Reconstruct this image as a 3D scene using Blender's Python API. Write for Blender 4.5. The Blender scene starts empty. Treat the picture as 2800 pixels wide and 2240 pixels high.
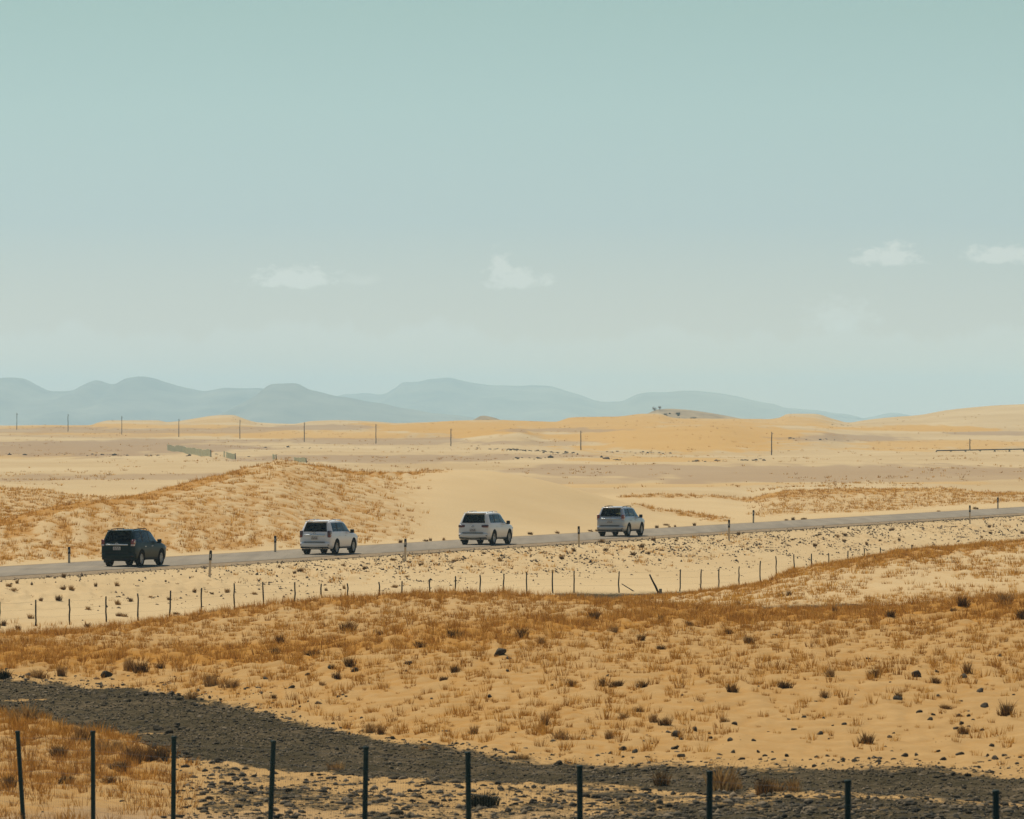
import bpy, bmesh, math, random
import numpy as np
from mathutils import Vector, Matrix

R = math.radians
sc = bpy.context.scene
COL = sc.collection

# ------------------------------------------------------------------ camera
CAMZ = 8.0                      # the viewpoint stands 8 m above the road
FPX, YH, W0, H0 = 18000.0, 1130.0, 2800.0, 2240.0
cam = bpy.data.cameras.new('camera')
cam.sensor_width = 36.0
cam.lens = 36.0 * FPX / W0
cam.shift_y = (YH - H0 / 2) / W0
cam.clip_start, cam.clip_end = 1.0, 150000.0
cam.dof.use_dof = True
cam.dof.focus_distance = 385.0
cam.dof.aperture_fstop = 7.0
co = bpy.data.objects.new('camera', cam)
COL.objects.link(co)
co.location = (0, 0, CAMZ)
co.rotation_euler = (R(90), 0, 0)
sc.camera = co

# ------------------------------------------------------------------ sun + sky
SUN_EL, SUN_AZ = 60.0, -28.0    # azimuth from +Y (view axis), negative = to the left
sun = bpy.data.lights.new('sun', 'SUN')
sun.energy, sun.angle, sun.color = 4.9, R(0.53), (1.0, 0.92, 0.79)
so = bpy.data.objects.new('sun', sun)
COL.objects.link(so)
sd = Vector((math.sin(R(SUN_AZ)) * math.cos(R(SUN_EL)), math.cos(R(SUN_AZ)) * math.cos(R(SUN_EL)), math.sin(R(SUN_EL))))
so.rotation_euler = sd.to_track_quat('Z', 'Y').to_euler()
so.location = (-60, 150, 260)

sc.view_settings.view_transform = 'Standard'
sc.view_settings.look = 'None'
sc.view_settings.exposure = 0.0
sc.view_settings.gamma = 1.0
sc.view_settings.use_curve_mapping = False
sc.cycles.use_denoising = True
sc.cycles.volume_bounces = 2
sc.cycles.max_bounces = 6
sc.cycles.diffuse_bounces = 3
sc.cycles.transparent_max_bounces = 16

world = bpy.data.worlds.new('World')
sc.world = world
world.use_nodes = True
NT = world.node_tree


def build_world():
    nt = NT
    nt.nodes.clear()
    N, L = nt.nodes.new, nt.links.new

    def val(x, sock):
        if isinstance(x, (int, float)):
            sock.default_value = x
        else:
            L(x, sock)

    def m(op, a, b=0.0, c=0.0, clamp=False):
        n = N('ShaderNodeMath')
        n.operation, n.use_clamp = op, clamp
        val(a, n.inputs[0]); val(b, n.inputs[1]); val(c, n.inputs[2])
        return n.outputs[0]

    def mix(f, a, b, t='MIX'):
        n = N('ShaderNodeMix')
        n.data_type, n.blend_type = 'RGBA', t
        val(f, n.inputs[0])
        for k, s in ((a, n.inputs[6]), (b, n.inputs[7])):
            if isinstance(k, tuple):
                s.default_value = (*k, 1)
            else:
                L(k, s)
        return n.outputs[2]

    out, bg = N('ShaderNodeOutputWorld'), N('ShaderNodeBackground')
    sky = N('ShaderNodeTexSky')
    sky.sky_type, sky.sun_disc = 'NISHITA', False
    sky.sun_elevation, sky.sun_rotation = R(SUN_EL), R(SUN_AZ)
    sky.altitude, sky.air_density, sky.dust_density, sky.ozone_density = 1200, 1.0, 1.0, 1.0
    tc = N('ShaderNodeTexCoord')
    sep = N('ShaderNodeSeparateXYZ')
    L(tc.outputs['Generated'], sep.inputs[0])
    x, y, z = sep.outputs
    # colour of the desert sky as a function of elevation (sine): pale dust near the horizon, teal above
    ramp = N('ShaderNodeValToRGB')
    L(m('MULTIPLY', m('MAXIMUM', z, 0.0), 10.0, clamp=True), ramp.inputs[0])
    cr = ramp.color_ramp
    stops = SKY_TINT
    while len(cr.elements) < len(stops):
        cr.elements.new(0.5)
    for e, (p, c) in zip(cr.elements, stops):
        e.position, e.color = p, (*c, 1)
    base = mix(1.0, sky.outputs[0], ramp.outputs[0], 'MULTIPLY')
    # clouds, by direction: azimuth and elevation in milliradians
    yy = m('MAXIMUM', y, 0.05)
    az = m('MULTIPLY', m('DIVIDE', x, yy), 1000.0)
    el = m('MULTIPLY', m('DIVIDE', z, yy), 1000.0)
    cv = N('ShaderNodeCombineXYZ')
    L(az, cv.inputs[0]); L(m('MULTIPLY', el, 1.7), cv.inputs[1])
    n1 = N('ShaderNodeTexNoise')
    n1.inputs['Scale'].default_value, n1.inputs['Detail'].default_value, n1.inputs['Roughness'].default_value = 0.42, 6.0, 0.62
    L(cv.outputs[0], n1.inputs['Vector'])
    n2 = N('ShaderNodeTexNoise')
    n2.inputs['Scale'].default_value, n2.inputs['Detail'].default_value = 0.12, 5.0
    L(cv.outputs[0], n2.inputs['Vector'])
    front = m('GREATER_THAN', y, 0.05)
    total = None
    for (a0, e0, ra, eu, ed, s, soft) in CLOUDS:
        dx = m('DIVIDE', m('SUBTRACT', az, a0), ra)
        dy = m('SUBTRACT', el, e0)
        up = m('DIVIDE', m('MAXIMUM', dy, 0.0), eu)
        dn = m('DIVIDE', m('MINIMUM', dy, 0.0), ed)
        d2 = m('ADD', m('MULTIPLY', dx, dx), m('ADD', m('MULTIPLY', up, up), m('MULTIPLY', dn, dn)))
        f = m('ADD', m('SUBTRACT', 1.0, m('SQRT', d2)), m('MULTIPLY', m('SUBTRACT', n1.outputs[0], 0.5), 2.4))
        f = m('MULTIPLY', m('DIVIDE', f, soft, clamp=True), s)
        total = f if total is None else m('MAXIMUM', total, f)
    # a broken bank of thin cloud all along the horizon
    cw = N('ShaderNodeCombineXYZ')
    L(az, cw.inputs[0]); L(m('MULTIPLY', el, 0.35), cw.inputs[1])
    n3 = N('ShaderNodeTexNoise')
    n3.inputs['Scale'].default_value, n3.inputs['Detail'].default_value, n3.inputs['Roughness'].default_value = 0.07, 6.0, 0.6
    L(cw.outputs[0], n3.inputs['Vector'])
    edge = m('ADD', 13.0, m('MULTIPLY', m('SUBTRACT', n3.outputs[0], 0.5), 16.0))
    b = m('DIVIDE', m('SUBTRACT', edge, el), 1.6, clamp=True)
    b = m('MULTIPLY', b, m('DIVIDE', m('SUBTRACT', el, 3.0), 9.0, clamp=True))
    b = m('MULTIPLY', b, m('ADD', 0.55, m('MULTIPLY', n2.outputs[0], 0.6)))
    bank = m('MULTIPLY', m('MULTIPLY', b, 0.6), front)
    base = mix(bank, base, BANK_COL)
    base = mix(m('MULTIPLY', total, front), base, CLOUD_COL)
    L(base, bg.inputs[0])
    bg.inputs[1].default_value = 0.1
    L(bg.outputs[0], out.inputs[0])


def pm(px, py):
    return ((px - 1400) / 18.0, (YH - py) / 18.0)


SKY_TINT = [(0.0, (1.0, 1.0, 1.0)), (1.0, (1.0, 1.0, 1.0))]
CLOUD_COL = (6.9, 7.3, 6.8)
BANK_COL = (6.5, 6.75, 6.2)
# azimuth, elevation of the base line, half width, height up, depth down (milliradians), strength, softness
CLOUDS = [
    (*pm(805, 772), 7.2, 2.7, 1.0, 0.75, 0.45),
    (*pm(985, 768), 4.0, 1.5, 0.9, 0.3, 0.7),
    (*pm(1412, 772), 5.6, 2.4, 1.1, 0.7, 0.5),
    (*pm(1368, 735), 1.9, 3.4, 2.4, 0.7, 0.5),
    (*pm(2432, 712), 5.4, 2.6, 1.0, 0.75, 0.45),
    (*pm(2740, 706), 6.4, 2.5, 1.0, 0.7, 0.5),
    (*pm(2300, 875), 6.8, 4.0, 2.4, 0.5, 0.8),
]


# ------------------------------------------------------------------ helpers
def srgb(r, g, b):
    f = lambda c: (c / 255 / 12.92) if c / 255 <= 0.04045 else ((c / 255 + 0.055) / 1.055) ** 2.4
    return (f(r), f(g), f(b))


SKY_TINT = [(0.0, (0.93, 0.80, 0.78)), (0.07, (0.84, 0.785, 0.81)), (0.13, (0.765, 0.775, 0.87)), (0.29, (0.615, 0.715, 0.83)), (0.46, (0.625, 0.735, 0.75)), (0.61, (0.605, 0.71, 0.655)), (1.0, (0.60, 0.715, 0.69))]
build_world()


def pchip_slopes(x, y):
    h = np.diff(x); d = np.diff(y) / h
    m = np.zeros_like(y)
    m[0], m[-1] = d[0], d[-1]
    for k in range(1, len(x) - 1):
        if d[k - 1] * d[k] > 0:
            w1, w2 = 2 * h[k] + h[k - 1], h[k] + 2 * h[k - 1]
            m[k] = (w1 + w2) / (w1 / d[k - 1] + w2 / d[k])
    return m


def curve(pts):
    """smooth monotone curve through (x, y) points, flat outside"""
    x = np.array([p[0] for p in pts], float)
    y = np.array([p[1] for p in pts], float)
    if len(x) == 1:
        return lambda q: np.full(np.shape(q), y[0])
    m = pchip_slopes(x, y)

    def f(q):
        q = np.clip(np.asarray(q, float), x[0], x[-1])
        i = np.clip(np.searchsorted(x, q, side='right') - 1, 0, len(x) - 2)
        h = x[i + 1] - x[i]; t = (q - x[i]) / h
        return ((1 + 2 * t) * (1 - t) ** 2 * y[i] + t * (1 - t) ** 2 * h * m[i]
                + t * t * (3 - 2 * t) * y[i + 1] + t * t * (t - 1) * h * m[i + 1])
    return f


def sstep(a, b, x):
    t = np.clip((x - a) / (b - a), 0, 1)
    return t * t * (3 - 2 * t)


_perm = {}


def perlin(x, y, seed=0):
    if seed not in _perm:
        r = np.random.RandomState(seed + 11)
        p = r.permutation(512)
        a = r.rand(512) * 2 * np.pi
        _perm[seed] = (np.concatenate([p, p]), np.cos(a), np.sin(a))
    p, gx, gy = _perm[seed]
    xi = np.floor(x).astype(int); yi = np.floor(y).astype(int)
    xf = x - xi; yf = y - yi
    u = xf * xf * xf * (xf * (xf * 6 - 15) + 10)
    v = yf * yf * yf * (yf * (yf * 6 - 15) + 10)

    def g(ix, iy, dx, dy):
        h = p[(p[ix & 511] + iy) & 511]
        return gx[h] * dx + gy[h] * dy
    a = g(xi, yi, xf, yf); b = g(xi + 1, yi, xf - 1, yf)
    c = g(xi, yi + 1, xf, yf - 1); d = g(xi + 1, yi + 1, xf - 1, yf - 1)
    return (a + u * (b - a)) * (1 - v) + (c + u * (d - c)) * v


def link(o, parent=None):
    COL.objects.link(o)
    if parent is not None:
        o.parent = parent
    return o


def tag(o, label=None, cat=None, group=None, kind=None):
    if label: o['label'] = label
    if cat: o['category'] = cat
    if group: o['group'] = group
    if kind: o['kind'] = kind
    return o


def mesh_np(name, verts, faces, mat=None, smooth=False):
    """faces: (n,3) or (n,4) int array"""
    verts = np.asarray(verts, np.float32); faces = np.asarray(faces, np.int32)
    me = bpy.data.meshes.new(name)
    k = faces.shape[1]
    me.vertices.add(len(verts)); me.vertices.foreach_set('co', verts.ravel())
    me.loops.add(faces.size); me.loops.foreach_set('vertex_index', faces.ravel())
    me.polygons.add(len(faces))
    me.polygons.foreach_set('loop_start', np.arange(0, faces.size, k, dtype=np.int32))
    me.polygons.foreach_set('loop_total', np.full(len(faces), k, np.int32))
    if smooth:
        me.polygons.foreach_set('use_smooth', np.ones(len(faces), bool))
    me.update(calc_edges=True)
    if mat: me.materials.append(mat)
    return me


def set_col(me, name, rgba):
    a = me.color_attributes.new(name, 'FLOAT_COLOR', 'POINT')
    a.data.foreach_set('color', np.asarray(rgba, np.float32).ravel())


def bm_obj(name, bm, mat, parent=None, smooth=False):
    me = bpy.data.meshes.new(name)
    if smooth:
        for f in bm.faces: f.smooth = True
    bm.normal_update()
    bm.to_mesh(me); bm.free()
    if mat: me.materials.append(mat)
    return link(bpy.data.objects.new(name, me), parent)


def empty(name, loc=(0, 0, 0), rz=0.0):
    o = bpy.data.objects.new(name, None)
    o.empty_display_size = 0.3
    o.location = loc; o.rotation_euler = (0, 0, rz)
    return link(o)


# ------------------------------------------------------------------ node material helper
class Mat:
    def __init__(self, name, rough=0.9, spec=0.2):
        self.m = bpy.data.materials.new(name)
        self.m.use_nodes = True
        self.nt = self.m.node_tree
        self.b = self.nt.nodes['Principled BSDF']
        self.b.inputs['Roughness'].default_value = rough
        self.b.inputs['Specular IOR Level'].default_value = spec

    def n(self, t, **kw):
        n = self.nt.nodes.new(t)
        for k, v in kw.items():
            if hasattr(n, k): setattr(n, k, v)
            else: n.inputs[k.replace('_', ' ')].default_value = v
        return n

    def l(self, a, b): self.nt.links.new(a, b)

    def noise(self, scale, detail=4.0, rough=0.55, vec=None, dist=0.0):
        n = self.n('ShaderNodeTexNoise')
        n.inputs['Scale'].default_value = scale
        n.inputs['Detail'].default_value = detail
        n.inputs['Roughness'].default_value = rough
        n.inputs['Distortion'].default_value = dist
        if vec: self.l(vec, n.inputs['Vector'])
        return n.outputs[0]

    def obj_co(self, scale=(1, 1, 1)):
        tc = self.n('ShaderNodeTexCoord'); mp = self.n('ShaderNodeMapping')
        mp.inputs['Scale'].default_value = scale
        self.l(tc.outputs['Object'], mp.inputs[0])
        return mp.outputs[0]

    def geo_co(self, scale=(1, 1, 1)):
        g = self.n('ShaderNodeNewGeometry'); mp = self.n('ShaderNodeMapping')
        mp.inputs['Scale'].default_value = scale
        self.l(g.outputs['Position'], mp.inputs[0])
        return mp.outputs[0]

    def math(self, op, a, b=0.0, clamp=False):
        n = self.n('ShaderNodeMath'); n.operation = op; n.use_clamp = clamp
        for v, s in ((a, n.inputs[0]), (b, n.inputs[1])):
            if isinstance(v, (int, float)): s.default_value = v
            else: self.l(v, s)
        return n.outputs[0]

    def ramp(self, f, stops):
        n = self.n('ShaderNodeValToRGB')
        self.l(f, n.inputs[0])
        e = n.color_ramp.elements
        while len(e) < len(stops): e.new(0.5)
        for q, (p, c) in zip(e, stops):
            q.position = p
            q.color = (c, c, c, 1) if isinstance(c, (int, float)) else (*c, 1)
        return n.outputs[0]

    def mix(self, f, a, b, t='MIX'):
        n = self.n('ShaderNodeMix'); n.data_type = 'RGBA'; n.blend_type = t
        if isinstance(f, (int, float)): n.inputs[0].default_value = f
        else: self.l(f, n.inputs[0])
        for v, s in ((a, n.inputs[6]), (b, n.inputs[7])):
            if isinstance(v, tuple): s.default_value = (*v, 1)
            else: self.l(v, s)
        return n.outputs[2]

    def color(self, c):
        if isinstance(c, tuple): self.b.inputs['Base Color'].default_value = (*c, 1)
        else: self.l(c, self.b.inputs['Base Color'])
        return self

    def bump(self, h, dist, strength=1.0):
        n = self.n('ShaderNodeBump')
        n.inputs['Strength'].default_value = strength
        n.inputs['Distance'].default_value = dist
        self.l(h, n.inputs['Height'])
        self.l(n.outputs[0], self.b.inputs['Normal'])
        return self


def grain(name, c1, c2, scale, rough=0.85, spec=0.2, bump=0.0, stretch=(1, 1, 1), metal=0.0):
    m = Mat(name, rough, spec)
    f = m.noise(scale, 5, 0.6, m.obj_co(stretch))
    m.color(m.mix(m.ramp(f, [(0.3, 0.0), (0.7, 1.0)]), c1, c2))
    m.b.inputs['Metallic'].default_value = metal
    if bump: m.bump(f, bump)
    return m.m


# ------------------------------------------------------------------ the land: height as smooth profiles along depth
TANR = 0.321                                  # the road runs off at atan(0.321) = 17.8 degrees from the view axis


def ux(px): return (np.asarray(px, float) - 1400) / FPX


def road_near(px): return 128.4 / (TANR - np.clip(ux(px), -0.3, 0.20))


def road_far(px): return 137.4 / (TANR - np.clip(ux(px), -0.3, 0.20))


class Line:
    def __init__(self, D, z=None, y=None, low=0.0):
        self.low = low                        # grass stands this much above the sand along a crest
        self.D = D if callable(D) else curve(D if isinstance(D, list) else [(0, D)])
        self.kz = curve(z if isinstance(z, list) else [(0, z)]) if z is not None else None
        self.ky = curve(y) if y is not None else None

    def __call__(self, px):
        D = self.D(px)
        if self.kz is not None: return D, self.kz(px) - self.low
        return D, -(self.ky(px) - YH) / FPX * D - self.low


crestC_D = curve([(-400, 405), (0, 412), (195, 418), (455, 440), (780, 470), (1234, 485), (1550, 492), (2000, 515), (2100, 530), (2400, 562), (2800, 612), (3200, 680)])
LN = {
    'o0': Line(1.0, z=-1.75), 'o1': Line(25.0, z=-2.9), 'o2': Line(60.0, z=-7.3),
    'o3': Line(92.0, z=[(0, -8.0), (2800, -7.4)]),
    'F': Line(120.0, z=[(0, -8.15), (2800, -7.9)]),
    'T1': Line([(-400, 188), (0, 181), (97, 176.8), (195, 170.8), (312, 167.7), (364, 163), (467, 158.4), (565, 156), (747, 151.5), (941, 149.5), (1400, 146), (2800, 139)], z=-8.2),
    'T2': Line([(-400, 206), (0, 201.6), (300, 196.8), (600, 184.5), (900, 172.6), (1050, 162.5), (1250, 158), (1400, 154.6), (1700, 151.8), (2100, 150.6), (2450, 151), (2800, 148.3)], z=-8.2),
    'S1': Line([(0, 218), (600, 207), (1400, 196), (2800, 188)], z=[(0, -8.0), (700, -7.65), (1400, -7.25), (2100, -7.1), (2800, -6.95)]),
    'A': Line([(0, 235), (700, 242), (1250, 246), (1850, 236), (2800, 226)],
              y=[(-300, 1742), (0, 1734), (200, 1725), (350, 1707), (460, 1692), (640, 1671), (800, 1652), (1000, 1636), (1250, 1622), (1400, 1626), (1700, 1642), (1850, 1658), (2100, 1671), (2350, 1662), (2550, 1650), (2700, 1638), (2800, 1636), (3100, 1630)], low=0.18),
    'V': Line([(0, 259), (1250, 282), (1850, 262), (2800, 260)], z=[(0, -9.1), (1250, -9.0), (1700, -8.45), (2000, -7.8), (2350, -7.72), (2800, -7.6)]),
    'B': Line([(0, 270), (1250, 298), (1700, 303), (2100, 304), (2800, 320)],
              z=[(0, -9.2), (1250, -9.15), (1500, -8.9), (1700, -8.6), (1850, -8.40), (1967, -8.20), (2078, -7.93), (2170, -7.40), (2317, -6.98), (2450, -6.68), (2590, -6.50), (2700, -6.37), (2800, -6.24), (3100, -6.1)], low=0.14),
    'W': Line([(-400, 268), (0, 282), (700, 308), (1400, 338), (2100, 374), (2800, 434), (3200, 480)],
              z=[(0, -9.3), (700, -9.4), (1400, -9.4), (1860, -9.8), (2100, -9.9), (2800, -9.9)]),
    'R0': Line(lambda p: road_near(p) - 5.0, z=-8.25),
    'R1': Line(road_near, z=-8.02), 'R2': Line(road_far, z=-8.02),
    'C1': Line(lambda p: road_far(p) + 5.0, z=-8.0),
    'C': Line(crestC_D, y=[(-300, 1470), (0, 1427), (195, 1381), (325, 1366), (455, 1340), (585, 1305), (680, 1282), (780, 1264), (850, 1273), (975, 1291), (1100, 1294), (1234, 1283), (1330, 1286), (1450, 1304), (1560, 1328), (1700, 1368), (1850, 1402), (2000, 1416), (2200, 1408), (2800, 1374), (3200, 1350)], low=0.08),
    'G': Line(lambda p: crestC_D(p) + 45, z=[(0, -8.3), (900, -8.6), (1500, -8.6), (2100, -8.5), (2800, -8.4)]),
    'H': Line(lambda p: np.maximum(crestC_D(p) + 85, curve([(0, 600), (1000, 620), (1700, 632), (2800, 702)])(p)),
              y=[(-300, 1335), (0, 1338), (120, 1344), (200, 1356), (290, 1361), (460, 1359), (700, 1368), (1600, 1366), (1700, 1361), (1800, 1358), (1950, 1360), (2040, 1369), (2165, 1347), (2392, 1341), (2587, 1341), (2668, 1351), (2800, 1354), (3100, 1340)]),
    'I': Line(830.0, z=-8.7),
    'J': Line(1150.0, z=-8.6),
    'K': Line(1500.0, z=[(0, -8.3), (1400, -8.9), (2110, -9.5), (2500, -8.9), (2800, -8.6)]),
    'L': Line(2100.0, y=[(0, 1194), (700, 1203), (1200, 1200), (1330, 1184), (1410, 1176), (1500, 1194), (1620, 1192), (1750, 1176), (1950, 1171), (2100, 1186), (2240, 1188), (2320, 1206), (2500, 1212), (2800, 1204)]),
    'M': Line(2500.0, y=[(0, 1176), (500, 1174), (900, 1172), (1400, 1170), (1900, 1160), (2200, 1166), (2500, 1174), (2800, 1172)]),
    'N': Line(3000.0, y=[(-300, 1166), (0, 1165), (130, 1163), (245, 1164), (268, 1156), (300, 1150), (430, 1151), (458, 1156), (530, 1147), (580, 1139), (635, 1136), (668, 1146), (705, 1157), (800, 1161), (855, 1152), (920, 1150), (1030, 1154), (1080, 1158), (1150, 1156), (1250, 1150), (1350, 1148), (1400, 1150), (1520, 1155), (1560, 1143), (1600, 1141), (1680, 1140), (1770, 1131), (1800, 1131), (1840, 1143), (1880, 1146), (2100, 1147), (2130, 1143), (2155, 1132), (2225, 1131), (2280, 1146), (2320, 1155), (2370, 1148), (2450, 1140), (2500, 1137), (2600, 1121), (2700, 1112), (2800, 1106), (3100, 1098)]),
    'O': Line(3700.0, z=-9.0), 'P': Line(6000.0, z=-30.0), 'Q': Line(10000.0, z=-60.0), 'Z': Line(26000.0, z=-60.0),
}
ORDER = ['o0', 'o1', 'o2', 'o3', 'F', 'T1', 'T2', 'S1', 'A', 'V', 'B', 'W', 'R0', 'R1', 'R2', 'C1', 'C', 'G', 'H', 'I', 'J', 'K', 'L', 'M', 'N', 'O', 'P', 'Q', 'Z']
PXMIN, PXMAX = -700.0, 3500.0


def base_height(px, D):
    """height relative to the camera at bearing px and depth D (1-D arrays)"""
    px = np.clip(px, PXMIN, PXMAX)
    Ds, Zs = [], []
    for k in ORDER:
        d, z = LN[k](px)
        Ds.append(np.broadcast_to(d, px.shape)); Zs.append(np.broadcast_to(z, px.shape))
    Ds, Zs = np.array(Ds), np.array(Zs)
    for k in range(1, len(ORDER)):
        Ds[k] = np.maximum(Ds[k], Ds[k - 1] + 0.5)
    h = np.diff(Ds, axis=0); d = np.diff(Zs, axis=0) / h
    m = np.zeros_like(Zs)
    m[0], m[-1] = d[0], d[-1]
    w1, w2 = 2 * h[1:] + h[:-1], h[1:] + 2 * h[:-1]
    with np.errstate(divide='ignore', invalid='ignore'):
        mm = (w1 + w2) / (w1 / d[:-1] + w2 / d[1:])
    m[1:-1] = np.where(d[:-1] * d[1:] > 0, mm, 0.0)
    D = np.clip(D, Ds[0], Ds[-1])
    i = np.clip((Ds <= D).sum(0) - 1, 0, len(ORDER) - 2)
    c = np.arange(len(px))
    hh = h[i, c]; t = (D - Ds[i, c]) / hh
    return ((1 + 2 * t) * (1 - t) ** 2 * Zs[i, c] + t * (1 - t) ** 2 * hh * m[i, c]
            + t * t * (3 - 2 * t) * Zs[i + 1, c] + t * t * (t - 1) * hh * m[i + 1, c])


def dist_road(x, y):
    """signed distance from the road's centre line (positive on the far side)"""
    n = math.hypot(1, TANR)
    return ((y - 414.0) * TANR - x) / n


def poly_dist(px, py, pts):
    best = np.full(px.shape, 1e9)
    for (x0, y0), (x1, y1) in zip(pts[:-1], pts[1:]):
        dx, dy = x1 - x0, y1 - y0
        t = np.clip(((px - x0) * dx + (py - y0) * dy) / (dx * dx + dy * dy), 0, 1)
        best = np.minimum(best, np.hypot(px - x0 - t * dx, py - y0 - t * dy))
    return best


BAND1 = [(-300, 1800), (300, 1800), (600, 1788), (900, 1765), (1200, 1745), (1450, 1722), (1750, 1700), (2100, 1692), (2500, 1672), (2800, 1655), (3100, 1645)]


def zones(px, D, x, y):
    """ground cover: grass density, gravel share"""
    pxc = np.clip(px, PXMIN, PXMAX)
    z = base_height(pxc, D)
    py = YH - FPX * z / np.maximum(D, 1)
    d = {k: np.broadcast_to(LN[k].D(pxc), pxc.shape) for k in ('F', 'T1', 'T2', 'A', 'V', 'B', 'W', 'C', 'H')}
    g = np.zeros(px.shape); gr = np.zeros(px.shape)
    n1 = perlin(x / 7.0, y / 16.0, 1) + 0.5 * perlin(x / 2.5, y / 7.0, 2)
    # foreground slope
    inz = sstep(d['T2'], d['T2'] + 6, D) * (D < d['A'] + 10)
    b = 0.56 * (1 - 0.62 * sstep(1830, 1960, py) * sstep(1550, 2100, px)) * (1 - 0.12 * sstep(1850, 1950, py) * sstep(850, 1100, px))
    band = np.exp(-(poly_dist(px, py, BAND1) / 27.0) ** 2)
    b = np.clip(b + 0.25 * n1, 0.05, 1) + 1.25 * band * np.clip(0.75 + 0.8 * n1, 0.1, 1.2)
    b = b + 0.75 * sstep(d['A'] - 7, d['A'] - 1, D)
    g = np.maximum(g, inz * b)
    # between the crest and the fence
    g = np.maximum(g, ((D > d['A']) & (D < d['V'] + 4)) * sstep(2000, 1500, px) * 0.8)
    g = np.maximum(g, (D > d['B'] - 6) * (D < d['W'] + 6) * sstep(900, 500, px) * 0.35 * np.clip(0.6 + n1, 0, 1))
    # the hill on the right
    inh = sstep(d['V'] + 2, d['V'] + 8, D) * (D < d['B'] + 14) * sstep(1600, 1760, px)
    g = np.maximum(g, inh * (np.clip(0.38 + 0.5 * n1, 0.1, 0.9) + 0.9 * sstep(d['B'] - 14, d['B'] - 4, D)))
    # embankment
    rd = dist_road(x, y)
    eb = np.exp(-((rd + 9.0) / 4.5) ** 2) * (rd < -5.0)
    g = np.maximum(g, eb * (0.10 + 0.28 * sstep(500, 1200, px)) * np.clip(0.5 + 1.0 * n1, 0.1, 1))
    # dune behind the road
    inc = ((rd > 5.4) & (D < d['C'] + 6)) * sstep(5.4, 9.0, rd)
    c = np.clip(0.75 + 0.35 * n1, 0.1, 1) * sstep(1230, 950, px)
    c = c + 0.8 * sstep(d['C'] - 16, d['C'] - 5, D) * sstep(760, 560, px) + 1.0 * sstep(d['C'] - 10, d['C'] - 3, D) * sstep(1260, 1150, px) * sstep(840, 900, px)
    ln = np.exp(-(poly_dist(px, py, [(1740, 1376), (1850, 1400), (2010, 1436)]) / 7.0) ** 2)
    c = np.maximum(c, ln * (px > 1700) * 1.1)
    g = np.maximum(g, inc * c)
    # low dunes behind it
    ind = (D > d['C'] + 6) * (D < d['H'] + 8)
    dn = np.clip(0.7 + 0.3 * n1, 0.2, 1) * sstep(470, 250, px) + sstep(2030, 2150, px) * (np.clip(0.55 + 0.4 * n1, 0.1, 1) + 0.6 * sstep(d['H'] - 40, d['H'] - 10, D))
    dn = dn + 0.9 * sstep(d['H'] - 12, d['H'] - 4, D) * sstep(1680, 1720, px) * sstep(2200, 2050, px)
    g = np.maximum(g, ind * dn)
    # near left corner
    nl = (D > d['F'] + 4) * (D < d['T1']) * sstep(560, 380, px) * np.clip(0.75 + 0.6 * n1, 0.1, 1.2)
    g = np.maximum(g, nl)
    # gravel
    wob = 3.0 * perlin(x / 5.0, y / 9.0, 5) + 1.4 * perlin(x / 1.3, y / 2.5, 6)
    wob = wob + 2.0 * perlin(x / 0.5, y / 1.6, 20)
    gr = np.maximum(gr, sstep(d['T1'] - 3, d['T1'] + 3, D + wob) * sstep(d['T2'] + 4, d['T2'] - 2.5, D + 0.8 * wob))
    for (cx, cy, rx, ry) in ((440, 2008, 120, 11), (50, 1912, 90, 7), (230, 1990, 90, 8), (560, 1925, 60, 6), (330, 1874, 120, 5)):
        gr = gr * (1 - 0.62 * sstep(-0.1, 0.8, 1 - np.hypot((px - cx) / rx, (py - cy) / ry) + 0.25 * wob))
    # mixed rubble in front of the track
    rub = sstep(d['T1'] + 1, d['T1'] - 4, D) * (D > 60) * sstep(420, 620, px) * np.clip(0.50 + 0.5 * perlin(x / 1.1, y / 2.3, 7) + 0.45 * perlin(x / 4, y / 8, 8) + 0.30 * sstep(1300, 1900, px) + 0.25 * sstep(2200, 2700, px), 0, 1)
    gr = np.maximum(gr, rub)
    gr = np.maximum(gr, 0.75 * np.exp(-((D - d['W'] + 6) / 9.0) ** 2) * sstep(1400, 1560, px) * sstep(2100, 1900, px))
    gr = np.maximum(gr, 0.85 * np.exp(-((D - d['V']) / 6.0) ** 2) * sstep(1780, 1900, px) * sstep(2480, 2330, px))
    return np.clip(g, 0, 1.6), np.clip(gr, 0, 1), py


def ground_z(x, y):
    """world height of the land at world points (arrays)"""
    x = np.atleast_1d(np.asarray(x, float)); y = np.atleast_1d(np.asarray(y, float))
    th = np.arctan2(x, y); r = np.hypot(x, y)
    D = r * np.cos(np.clip(th, -0.26, 0.26))
    px = 1400 + FPX * np.tan(np.clip(th, -0.26, 0.26))
    return full_height(px, D, x, y)[0]


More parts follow.
